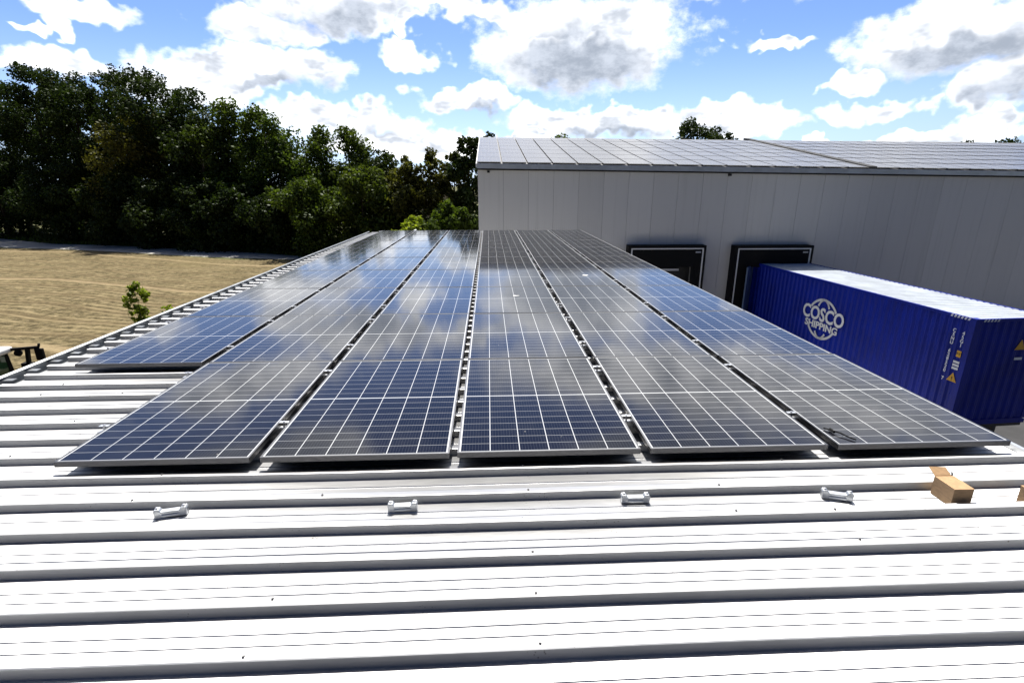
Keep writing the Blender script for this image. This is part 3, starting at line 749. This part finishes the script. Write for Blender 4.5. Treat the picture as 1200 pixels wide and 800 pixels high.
# ------------------------------------------------------------------ blue container on its trailer
def container():
    n = Vector((14.373, 11.057)); a = math.atan2(-0.0642, 0.998)      # long axis heading
    LEN, WID, HT = 11.75, 2.60, 3.40; ztop = -2.18; zb = ztop-HT
    root = empty('shipping_container', (n.x, n.y, zb), 'long blue corrugated shipping container backed up to the loading dock', 'container', rz=math.atan2(0.0642, 0.998))
    # local frame: x to the right, y along towards the warehouse, origin at near left bottom edge
    dp, pit = 0.036, 0.278
    def corr(length, o0):
        pts = []; x = o0
        while x < length-o0-pit*.5:
            pts += [(x, 0), (x+.07, 0), (x+.138, dp), (x+.208, dp)]; x += pit
        return pts+[(length-o0, 0)]
    b = MB(); pr = corr(LEN, .14)
    for sx in (0, 1):
        o = len(b.v); X = (lambda d: .012+d) if sx == 0 else (lambda d: WID-.012-d)
        for y, d in pr:
            b.v.append((X(d), y, .16)); b.v.append((X(d), y, HT-.09))
        for i in range(len(pr)-1):
            b.f.append((o+2*i, o+2*i+2, o+2*i+3, o+2*i+1)); b.mi.append(0)
    body = b.build('side_wall', M['blue'], root, fix=False)
    b = MB(); pr = corr(WID, .14)
    for x, d in pr:
        b.v.append((x, .012+d, .16)); b.v.append((x, .012+d, HT-.09))
    for i in range(len(pr)-1): b.f.append((2*i, 2*i+2, 2*i+3, 2*i+1)); b.mi.append(0)
    b.build('end_wall', M['blue'], root, fix=False)
    # roof with shallow cross corrugation
    b = MB(); pr = []; y = .10
    while y < LEN-.3:
        pr += [(y, 0), (y+.09, 0), (y+.12, .018), (y+.20, .018)]; y += .23
    pr.append((LEN-.1, 0))
    for y, d in pr:
        b.v.append((.05, y, HT-.012-d)); b.v.append((WID-.05, y, HT-.012-d))
    for i in range(len(pr)-1): b.f.append((2*i, 2*i+1, 2*i+3, 2*i+2)); b.mi.append(0)
    b.build('roof', M['croof'], root, fix=False)
    f = MB()
    for x in (0, WID-.13):
        for y in (0, LEN-.13): f.box(x, x+.13, y, y+.13, .16, HT-.12)
    for x in (0, WID-.06):
        f.box(x, x+.06, .13, LEN-.13, HT-.092, HT-.002); f.box(x, x+.06, .13, LEN-.13, 0.0, .158)
    for y in (0, LEN-.06):
        f.box(.13, WID-.13, y, y+.06, HT-.092, HT-.002); f.box(.13, WID-.13, y, y+.06, 0, .158)
    f.box(.062, WID-.062, .062, LEN-.062, .12, .155)
    f.build('frame', M['blue'], root)
    c0 = None
    for x in (-.004, WID-.174):
        for y in (-.004, LEN-.174):
            for z in (0, HT-.118):
                cb = MB(); cb.box(0, .178, 0, .178, -.002, .12)
                if c0 is None: c0 = cb.build('corner_casting', M['blue'], root); o = c0
                else: o = c0.copy(); C.objects.link(o)
                o.location = (x, y, z)
    # yellow and black height marks by the top corner
    hz = MB()
    hz2 = MB()
    for i in range(6):
        hz.add([(-.006, .20+i*.11, HT-.085), (-.006, .26+i*.11, HT-.085), (-.006, .23+i*.11, HT-.01), (-.006, .17+i*.11, HT-.01), (-.001, .20+i*.11, HT-.085), (-.001, .26+i*.11, HT-.085), (-.001, .23+i*.11, HT-.01), (-.001, .17+i*.11, HT-.01)],
               [(0,1,2,3),(7,6,5,4),(0,4,5,1),(1,5,6,2),(2,6,7,3),(3,7,4,0)])
        if i < 5: hz2.add([(.24+i*.11, -.006, HT-.085), (.30+i*.11, -.006, HT-.085), (.33+i*.11, -.006, HT-.01), (.27+i*.11, -.006, HT-.01), (.24+i*.11, -.001, HT-.085), (.30+i*.11, -.001, HT-.085), (.33+i*.11, -.001, HT-.01), (.27+i*.11, -.001, HT-.01)],
               [(0,1,2,3),(7,6,5,4),(0,4,5,1),(1,5,6,2),(2,6,7,3),(3,7,4,0)])
    hz.build('height_mark', M['decal'], root); hz2.build('height_mark', M['decal'], root)
    # doors: one leaf closed in the shelter, one swung out to the left
    b = MB(); b.box(WID/2+.01, WID-.14, LEN-.05, LEN-.005, .17, HT-.13); b.build('door', M['blue'], root)
    dr = MB(); wd = 1.16; hd = HT-.30
    dr.box(0, wd, -.02, .02, 0, hd)
    for z in (0.0, hd*.33, hd*.66, hd-.07): dr.box(.03, wd-.03, -.05, -.0202, z, z+.07)
    for x in (.03, wd-.09): dr.box(x, x+.06, -.0495, -.0205, .07, hd-.07)
    d = dr.build('door', M['bluedoor'], root, loc=(-.012, LEN-.06, .16)); d.rotation_euler = (0, 0, R(180+48))
    d['label'] = 'grey blue door leaf swung open beside the shelter'
    # --- lettering on the left side (local x = -.. plane); text plane: right = -y, up = z, normal = -x
    def side(yc, zc): return Matrix(((0, 0, -1, -.004), (-1, 0, 0, yc), (0, 1, 0, zc), (0, 0, 0, 1)))
    lc_y, lc_z = 6.22, HT-1.59
    text_mesh('lettering', 'COSCO', .78, M['decal'], root, side(lc_y, lc_z+.15), .003, .022, sx=.90)
    text_mesh('lettering', 'SHIPPING', .40, M['decal'], root, side(lc_y, lc_z-.31), .003, .013, sx=1.16)
    g = MB()
    def stroke(pts, wd_):
        for i in range(len(pts)-1):
            p, q_ = Vector(pts[i]), Vector(pts[i+1]); dd = (q_-p).normalized(); nn = Vector((-dd.y, dd.x))*wd_/2; ex = dd*.012
            quad = [p-nn-ex, q_-nn+ex, q_+nn+ex, p+nn-ex]
            vs = [(-.004-.003*(k), lc_y-v.x, lc_z+v.y) for k in (0, 1) for v in quad]
            g.add(vs, [(0,1,2,3),(7,6,5,4),(0,4,5,1),(1,5,6,2),(2,6,7,3),(3,7,4,0)])
    rx, ry = .86, .80
    def arc(a0, a1, kx, sh=0.0): return [(rx*kx*math.cos(R(a0+(a1-a0)*i/12))+sh, ry*math.sin(R(a0+(a1-a0)*i/12))) for i in range(13)]
    for top_ in (0, 1):
        g.v, g.f, g.mi = [], [], []
        if top_:
            stroke(arc(32, 88, 1.0), .10); stroke(arc(92, 148, 1.0), .10); stroke(arc(40, 88, .48), .09); stroke(arc(92, 140, .48), .09)
        else:
            stroke(arc(212, 268, 1.0), .10); stroke(arc(272, 328, 1.0), .10); stroke(arc(226, 268, .48), .09); stroke(arc(272, 314, .48), .09)
        g.build('globe_emblem', M['decal'], root)
    # vertical number columns, stickers
    def vert(body, y, ztop_, size, sp):
        for i, ch in enumerate(body):
            if ch != ' ': text_mesh('lettering', ch, size, M['decal'], root, side(y, ztop_-i*sp), .002, .004)
    vert('CSNU 628520 7', .57, HT-.48, .15, .128)
    vert('45G1', .27, HT-.50, .15, .125)
    st = MB(); st.box(-.006, -.001, .19, .33, HT-1.24, HT-1.04); st.build('height_sticker', M['yellow'], root)
    text_mesh('lettering', "9'6\"", .10, M['dark'], root, side(.26, HT-1.14)@Matrix.Translation((0, 0, .003)), .001)
    wt = MB()
    for z in (HT-1.40, HT-1.50, HT-1.60): wt.box(-.006, -.001, .17, .37, z-.035, z+.035)
    wt.build('data_sticker', M['decal'], root)
    tr = MB(); tr.prism([(.12, HT-2.02), (.44, HT-2.02), (.28, HT-1.74)], 'x', -.006, -.001); tr.build('warning_triangle', M['yellow'], root)
    text_mesh('lettering', '!', .16, M['dark'], root, side(.28, HT-1.93)@Matrix.Translation((0, 0, .003)), .001, .004)
    e = MB(); e.prism([(1.52, HT-.98), (1.86, HT-.98), (1.69, HT-.66)], 'y', -.006, -.001); e.build('warning_triangle', M['yellow'], root)
    e = MB(); e.box(1.60, 1.86, -.006, -.001, HT-1.30, HT-1.22); e.build('data_sticker', M['decal'], root)
    # semi trailer chassis under the container
    t = empty('semi_trailer', (n.x, n.y, GZ), 'dark container trailer chassis carrying the blue container', 'trailer', rz=math.atan2(0.0642, 0.998))
    h0 = zb-GZ
    f = MB()
    for x in (.72, 1.62): f.box(x, x+.12, .05, LEN-.3, h0-.36, h0-.12)
    for y in (.05, 2.6, 5.2, 7.8, LEN-.55): f.box(.02, WID-.02, y, y+.2, h0-.12, h0-.002)
    f.build('chassis_frame', M['steel'], t)
    w0 = None
    for y in (6.6, 7.95, 9.3):
        for x in (.18, WID-.48):
            if w0 is None:
                wb = MB(); wb.lathe((0, 0, 0), 'x', [(0, .36), (.02, .47), (.06, .49), (.24, .49), (.28, .47), (.30, .36)], 24); w0 = wb.build('tyre', M['tyre'], t)
                rb = MB(); rb.lathe((0, 0, 0), 'x', [(-.012, .18), (.02, .31), (.28, .31), (.312, .18)], 20); rim = rb.build('rim', M['trim'], w0); o = w0
            else: o = copy_tree(w0, t)
            o.location = (x, y, .49)
    for x in (.35, WID-.55):
        b = MB(); b.box(x, x+.16, 2.2, 2.4, .06, h0-.13); b.box(x-.08, x+.24, 2.1, 2.5, .01, .059); b.build('landing_leg', M['steel'], t)
container()

# ------------------------------------------------------------------ trees
def crown_mesh(rng, blobs, nleaf, size):
    vs = []; fs = []
    tot = sum(b[3]**2*b[4] for b in blobs)
    for (bx, by, bz, r, sq) in blobs:
        n = int(nleaf*r*r*sq/tot)
        for _ in range(n):
            while True:
                u = Vector((rng.gauss(0, 1), rng.gauss(0, 1), rng.gauss(0, 1)))
                if u.length > .05: break
            u.normalize(); rad = r*(0.35+0.65*rng.random()**0.45)*rng.uniform(.85, 1.22)
            c = Vector((bx, by, bz))+Vector((u.x*rad, u.y*rad, u.z*rad*sq))
            nrm = (u*0.5+Vector((rng.gauss(0, .6), rng.gauss(0, .6), rng.gauss(0, .6)+.45))).normalized()
            t1 = nrm.cross(Vector((rng.gauss(0, 1), rng.gauss(0, 1), rng.gauss(0, 1)))).normalized(); t2 = nrm.cross(t1)
            s = size*rng.uniform(.55, 1.3); a = t1*s*.5; b = t2*s*rng.uniform(.28, .42)
            o = len(vs)
            vs += [tuple(c-a), tuple(c+b-a*.1), tuple(c+a), tuple(c-b-a*.1)]
            fs.append((o, o+1, o+2, o+3))
    return vs, fs
def tree(name, label, cat, group, x, y, top, width, leaf, nleaf=8000, base=GZ, low=0.16, shape='round', size=.40, seed=0, sparse=1.0, trunk_r=None):
    rng = random.Random(seed*17+3); H = top-base
    root = empty(name, (x, y, base), label, cat, group)
    blobs = []; limbs = MB(); tr = trunk_r or max(.08, H*.016)
    lean = (rng.uniform(-.03, .03)*H, rng.uniform(-.03, .03)*H)
    tp = [(lean[0]*f*f, lean[1]*f*f, H*f) for f in (0, .12, .3, .5, .7, .88)]
    limbs.tube(tp, [tr*1.35, tr, tr*.82, tr*.58, tr*.32, tr*.1], 8)
    nb = int(rng.uniform(38, 46)*sparse)
    for i in range(nb):
        f = low+(1-low)*((i+rng.random())/nb)**.95; k = (f-low)/(1-low)
        if shape == 'round': w = min(1.0, .62+.75*k)*(1-max(0, k-.45)**2*2.3)
        elif shape == 'cone': w = min(1.0, .7+.6*k)*(1-k)**.62*1.05+.10
        else: w = .60+.40*math.sin(math.pi*k)-.35*k*k
        w = max(w, .12)*width/2
        a = rng.uniform(0, 2*math.pi); rr = w*math.sqrt(rng.uniform(.04, 1))*.9
        br = min(width*rng.uniform(.11, .19), 1.9)*(.72 if k > .8 else 1)
        z = H*f-br*.5*(k > .85)
        c = (lean[0]*f*f+math.cos(a)*rr, lean[1]*f*f+math.sin(a)*rr, min(z, H-br*.8))
        blobs.append(c+(br, rng.uniform(.65, 1.0)))
        if i % 2 == 0:
            f0 = max(.05, f-rng.uniform(.10, .22)); p0 = Vector((lean[0]*f0*f0, lean[1]*f0*f0, H*f0)); p1 = Vector(c); md = p0.lerp(p1, .5)+Vector((0, 0, -.04*H*rng.random()))
            r0 = tr*(.5-.35*f); limbs.tube([p0, md, p1], [r0, r0*.65, r0*.2], 5)
    # twiggy sprays sticking out of the outline
    for i in range(int(nb*.8)):
        c = rng.choice(blobs); u = Vector((rng.gauss(0, 1), rng.gauss(0, 1), abs(rng.gauss(0, .9)))).normalized()
        p = Vector(c[:3])+u*c[3]*1.1
        if p.z < H: blobs.append((p.x, p.y, p.z, c[3]*rng.uniform(.28, .5), rng.uniform(.6, 1.2)))
    vs, fs = crown_mesh(rng, blobs, nleaf, size)
    b = MB(); b.v = vs; b.f = fs; b.mi = [0]*len(fs)
    limbs.build('trunk', M['bark'], root, smooth=True)
    b.build('crown', leaf, root, fix=False)
    return root
WOOD = 'trees of the wood behind the field'
# TREES BEGIN
tree('broadleaf_tree', 'tall dark broadleaf tree at the left edge of the photo', 'tree', WOOD, -82.28, 91.47, 20.60, 18.76, M['leaf'], 27000, low=0.1, shape='round', seed=1)
tree('broadleaf_tree', 'tall dark tree second from the left with a rounded crown', 'tree', WOOD, -69.26, 86.68, 19.15, 18.76, M['leaf'], 27000, low=0.1, shape='round', seed=2)
tree('broadleaf_tree', 'tall dark tree left of the notch in the tree tops', 'tree', WOOD, -61.94, 84.34, 17.49, 16.42, M['leaf'], 22950, low=0.1, shape='round', seed=3)
tree('broadleaf_tree', 'tall airy tree with sky showing through its crown', 'tree', WOOD, -54.81, 82.15, 17.59, 16.42, M['leaf'], 16875, low=0.22, shape='round', seed=4)
tree('broadleaf_tree', 'tall airy tree whose right side drops towards the gap', 'tree', WOOD, -47.03, 79.00, 16.94, 16.42, M['leaf'], 16875, low=0.22, shape='round', seed=5)
tree('broadleaf_tree', 'dark tree between the tall airy trees and the pointed tree', 'tree', WOOD, -41.48, 76.48, 14.30, 11.73, M['leaf'], 13500, low=0.12, shape='round', seed=6)
tree('willow_tree', 'olive brown willow in front of the tall airy trees', 'tree', WOOD, -47.34, 75.49, 11.35, 14.07, M['leaf_olive'], 14850, low=0.05, shape='round', seed=7)
tree('broadleaf_tree', 'rounded dark tree filling the slope behind the willow', 'tree', WOOD, -38.00, 72.27, 10.99, 10.55, M['leaf'], 12150, low=0.08, shape='round', seed=8)
tree('broadleaf_tree', 'pointed green tree right of the willow', 'tree', WOOD, -33.61, 71.22, 12.09, 12.37, M['leaf_mid'], 14175, low=0.05, shape='cone', seed=9)
tree('broadleaf_tree', 'green tree with spiky top beside the pointed tree', 'tree', WOOD, -28.44, 69.94, 11.45, 12.37, M['leaf_mid'], 14175, low=0.05, shape='cone', seed=10)
tree('broadleaf_tree', 'green tree on the falling slope right of the spiky top', 'tree', WOOD, -25.54, 69.10, 7.45, 9.38, M['leaf_mid'], 10800, low=0.05, shape='round', seed=11)
tree('birch_tree', 'thin loose topped tree with sky through its twigs, left one', 'tree', WOOD, -21.45, 69.27, 8.90, 7.68, M['leaf_mid'], 5670, low=0.3, shape='cone', seed=12)
tree('birch_tree', 'thin loose topped tree with sky through its twigs, right one', 'tree', WOOD, -17.50, 69.03, 9.00, 8.74, M['leaf_mid'], 7020, low=0.25, shape='cone', seed=13)
tree('broadleaf_tree', 'dark tree in the dip right of the thin trees', 'tree', WOOD, -13.83, 67.80, 5.76, 9.38, M['leaf'], 10800, low=0.06, shape='round', seed=14)
tree('bush', 'big light green bush at the far left corner of the array', 'bush', 'bushes at the foot of the wood', -20.32, 60.27, 2.34, 8.53, M['leaf_mid'], 12150, low=0.02, shape='round', seed=15)
tree('bush', 'big light green bush behind the far edge of the left array', 'bush', 'bushes at the foot of the wood', -14.36, 59.35, 3.81, 9.06, M['leaf_mid'], 13500, low=0.02, shape='round', seed=16)
tree('bush', 'dark bush left of the light green bushes', 'bush', 'bushes at the foot of the wood', -25.10, 62.99, 1.00, 8.53, M['leaf'], 10800, low=0.02, shape='round', seed=17)
tree('bush', 'dark bush behind the yellowish narrow trees', 'bush', 'bushes at the foot of the wood', -9.24, 61.80, 2.66, 8.53, M['leaf'], 10800, low=0.02, shape='round', seed=18)
tree('poplar_tree', 'yellowish narrow tree, left of the three near the warehouse', 'tree', WOOD, -9.30, 59.16, 4.72, 5.54, M['leaf_olive'], 5400, low=0.1, shape='col', seed=19)
tree('poplar_tree', 'yellowish narrow tree, middle of the three near the warehouse', 'tree', WOOD, -6.20, 59.04, 5.53, 5.33, M['leaf_olive'], 5400, low=0.1, shape='col', seed=20)
tree('poplar_tree', 'yellowish narrow tree, right of the three near the warehouse', 'tree', WOOD, -3.69, 58.40, 5.14, 4.90, M['leaf_olive'], 5400, low=0.1, shape='col', seed=21)
tree('broadleaf_tree', 'dark tree tight against the left end of the warehouse', 'tree', WOOD, -1.82, 57.26, 6.56, 4.90, M['leaf'], 8100, low=0.05, shape='round', seed=22)
tree('bush', 'low sunlit bush just beyond the far edge of the panels', 'bush', 'bushes at the foot of the wood', -7.49, 50.59, -1.60, 5.33, M['leaf_bright'], 4590, low=0.02, shape='round', seed=23)
tree('bush', 'low dark bush beside the warehouse corner', 'bush', 'bushes at the foot of the wood', -3.58, 51.48, -0.06, 5.86, M['leaf_mid'], 7425, low=0.02, shape='round', seed=24)
tree('bush', 'dark undergrowth below the tall trees at the left edge', 'bush', 'bushes at the foot of the wood', -76.22, 84.41, 4.85, 18.12, M['leaf'], 17550, low=0.0, shape='round', seed=25)
tree('bush', 'dark undergrowth below the airy trees', 'bush', 'bushes at the foot of the wood', -59.99, 78.12, 5.21, 15.99, M['leaf'], 17550, low=0.0, shape='round', seed=26)
tree('bush', 'dark rounded bush left of the willow foot', 'bush', 'bushes at the foot of the wood', -49.99, 73.34, 2.82, 11.73, M['leaf'], 13500, low=0.0, shape='round', seed=27)
tree('bush', 'dark bush at the foot of the willow', 'bush', 'bushes at the foot of the wood', -42.44, 69.87, 2.02, 10.66, M['leaf'], 12150, low=0.0, shape='round', seed=28)
tree('bush', 'dark bush at the foot of the pointed tree', 'bush', 'bushes at the foot of the wood', -35.47, 67.06, 2.42, 10.66, M['leaf'], 12150, low=0.0, shape='round', seed=29)
tree('bush', 'dark bush at the foot of the spiky topped tree', 'bush', 'bushes at the foot of the wood', -29.79, 65.45, 1.80, 10.66, M['leaf'], 12150, low=0.0, shape='round', seed=30)
tree('broadleaf_tree', 'dark tree in the second row behind the left edge trees', 'tree', WOOD, -83.15, 96.76, 18.10, 19.94, M['leaf'], 12150, low=0.05, shape='round', seed=31)
tree('broadleaf_tree', 'dark tree in the second row left of the notch', 'tree', WOOD, -70.80, 92.23, 17.17, 19.94, M['leaf'], 12150, low=0.05, shape='round', seed=32)
tree('broadleaf_tree', 'dark tree in the second row behind the airy trees', 'tree', WOOD, -56.75, 87.41, 14.78, 19.94, M['leaf'], 12150, low=0.05, shape='round', seed=33)
tree('broadleaf_tree', 'dark tree in the second row behind the pointed tree', 'tree', WOOD, -41.97, 80.62, 10.90, 17.59, M['leaf'], 12150, low=0.05, shape='round', seed=34)
tree('broadleaf_tree', 'dark tree in the second row behind the spiky top', 'tree', WOOD, -33.07, 78.64, 9.13, 17.59, M['leaf'], 12150, low=0.05, shape='round', seed=35)
tree('broadleaf_tree', 'dark tree in the second row behind the thin trees', 'tree', WOOD, -23.85, 76.71, 4.89, 15.25, M['leaf'], 10800, low=0.05, shape='round', seed=36)
tree('broadleaf_tree', 'dark tree in the second row behind the dip', 'tree', WOOD, -15.98, 76.34, 3.49, 15.25, M['leaf'], 10800, low=0.05, shape='round', seed=37)
tree('broadleaf_tree', 'dark tree rising behind the warehouse ridge', 'tree', 'trees behind the warehouse ridge', 30.46, 76.95, 10.87, 9.59, M['leaf'], 12150, low=0.2, shape='round', seed=38)
tree('broadleaf_tree', 'small dark tree top right of the one behind the warehouse ridge', 'tree', 'trees behind the warehouse ridge', 35.49, 76.95, 9.04, 5.33, M['leaf'], 6075, low=0.3, shape='round', seed=39)
tree('broadleaf_tree', 'tiny dark tree top above the left end of the ridge', 'tree', 'trees behind the warehouse ridge', 0.47, 76.95, 8.89, 4.26, M['leaf'], 4050, low=0.4, shape='round', seed=40)
tree('broadleaf_tree', 'low leafy tree top just above the ridge, left of the middle', 'tree', 'trees behind the warehouse ridge', 10.96, 76.95, 8.59, 8.53, M['leaf_mid'], 6075, low=0.3, shape='round', seed=41)
tree('broadleaf_tree', 'dark tree top above the ridge near the right edge of the photo', 'tree', 'trees behind the warehouse ridge', 78.21, 76.95, 8.16, 11.73, M['leaf'], 8100, low=0.3, shape='round', seed=42)
tree('broadleaf_tree', 'tiny tree top left of the right hand ridge tree', 'tree', 'trees behind the warehouse ridge', 71.59, 76.95, 7.89, 4.90, M['leaf'], 4050, low=0.3, shape='round', seed=43)
# TREES END

# unseen trees added behind the camera, a dark reflection for ribs and wall
def added_trees_behind():
    first = tree('broadleaf_tree', 'added unseen dark tree behind the camera, for the ribs to reflect', 'tree', 'added trees behind the camera', -52, -27, 11, 15, M['leaf'], 9000, low=.05, shape='round', size=.8, seed=90)
    for i in range(1, 10):
        o = copy_tree(first); o.location = (-52+i*11.5+(i*37 % 5)-2, -27-(i*53 % 7), GZ); o.rotation_euler = (0, 0, i*1.3)
added_trees_behind()

# young tree by the shed wall, and its smaller neighbour
tree('young_tree', 'slim young tree with bright yellow green leaves just beyond the gutter', 'tree', None, -8.0, 9.43, -0.60, 0.56, M['leaf_bright'], 700, low=.82, size=.10, seed=75, sparse=.8, trunk_r=.028)
tree('young_tree', 'lower bright green sapling right of the slim young tree', 'tree', None, -7.55, 9.75, -1.18, 0.36, M['leaf_bright'], 240, low=.86, size=.09, seed=72, sparse=.5, trunk_r=.022)

# ------------------------------------------------------------------ pale house glimpsed through the trees
def house():
    x, y = -9.5, 90.0; root = empty('house', (x, y, GZ), 'pale house with tiled roof half hidden behind the trees', 'house')
    w = MB(); w.box(-5.5, 5.5, 0, 7, 0, 4.6)
    w.prism([(-5.5, 4.6), (5.5, 4.6), (0, 8.2)], 'y', .001, 6.999); w.build('wall', M['brick'], root)
    r = MB()
    for s in (-1, 1): r.bar((s*3.0, -.3, 6.42), (s*3.0, 7.3, 6.42), 7.0, .16, 0, (s*.547, 0, .837))
    r.build('roof', M['tile'], root)
    for xx in (-3.2, 0, 3.2):
        f = MB(); f.box(xx-.65, xx+.65, -.05, -.002, 1.0, 2.6); fr = f.build('window', M['white'], root)
        g = MB(); g.box(xx-.57, xx+.57, -.06, -.052, 1.08, 2.52); g.build('pane', M['pane'], fr)
house()

# ------------------------------------------------------------------ tractor at the field edge (only its cab corner shows)
def tractor():
    root = empty('tractor', (-15.75, 12.75, GZ), 'green tractor with white cab roof and black mirror arm at the field edge', 'tractor', rz=0.0)
    b = MB(); b.box(-.38, .38, .35, 2.5, 1.0, 1.75); b.box(-.30, .30, -.6, 2.2, .6, 1.0); b.build('bonnet', M['green'], root, bevel=.08)
    zt = 3.18
    r = MB(); r.box(-.86, .86, -1.0, .72, zt-.20, zt); r.build('cab_roof', M['white'], root, bevel=.07)
    p = MB()
    for sx in (-1, 1):
        for yb, yt in ((-.85, -.85), (.62, .50)):
            p.bar((sx*.80, yb, 1.25), (sx*.74, yt, zt-.19), .10, .10)
        p.bar((sx*.78, -.12, 1.25), (sx*.74, -.12, zt-.19), .07, .07)
    p.box(-.82, .82, -.95, .66, 1.10, 1.25); p.build('cab_frame', M['black'], root)
    g = MB()
    for sx in (-1, 1): g.box(sx*.755-.006, sx*.755+.006, -.80, .50, 1.30, zt-.22)
    g.box(-.70, .70, -.856, -.844, 1.30, zt-.22); g.box(-.70, .70, .545, .557, 1.30, zt-.22); g.build('cab_glass', M['glass'], root)
    for sx in (-1, 1):
        a = MB()
        a.bar((sx*.80, .62, zt-.10), (sx*1.62, .72, zt-.06), .08, .08); a.bar((sx*1.30, .68, zt-.08), (sx*1.22, .68, zt-.62), .10, .09); a.bar((sx*1.62, .72, zt-.06), (sx*1.66, .72, zt+.06), .05, .05)
        arm = a.build('mirror_arm', M['black'], root)
        q = MB(); q.box(sx*1.62-.12, sx*1.62+.12, .66, .76, zt-.48, zt-.10); q.build('mirror', M['black'], arm, bevel=.02)
        h = MB(); h.lathe((sx*1.02, .66, zt-.22), 'y', [(-.09, .08), (-.02, .12), (.05, .09)], 12); h.build('work_light', M['black'], arm)
        k = MB(); k.box(sx*1.20-.16, sx*1.20+.16, .60, .76, zt-.74, zt-.56); k.build('indicator_box', M['black'], arm)
    for sx in (-1, 1):
        for y, rad, wd in ((-.55, .86, .5), (1.95, .60, .38)):
            w = MB(); xo = sx*.95
            w.lathe((xo, y, rad), 'x', [(-wd/2, rad*.62), (-wd/2+.04, rad*.94), (-wd*.3, rad), (wd*.3, rad), (wd/2-.04, rad*.94), (wd/2, rad*.62)], 28)
            for i in range(20):
                an = 2*math.pi*i/20; w.bar((xo-wd*.32, y+math.cos(an)*rad, rad+math.sin(an)*rad), (xo+wd*.32, y+math.cos(an+.12)*rad, rad+math.sin(an+.12)*rad), .06, .05)
            ty = w.build('tyre', M['tyre'], root)
            q = MB(); q.lathe((xo, y, rad), 'x', [(-wd/2-.01, rad*.2), (-wd/2+.03, rad*.60), (wd/2-.03, rad*.60), (wd/2+.01, rad*.2)], 20); q.build('rim', M['yellow'], ty)
    e = MB(); e.tube([(.30, .75, 1.75), (.30, .75, 2.75)], [.05, .045], 10); e.build('exhaust_pipe', M['steel'], root)
tractor()
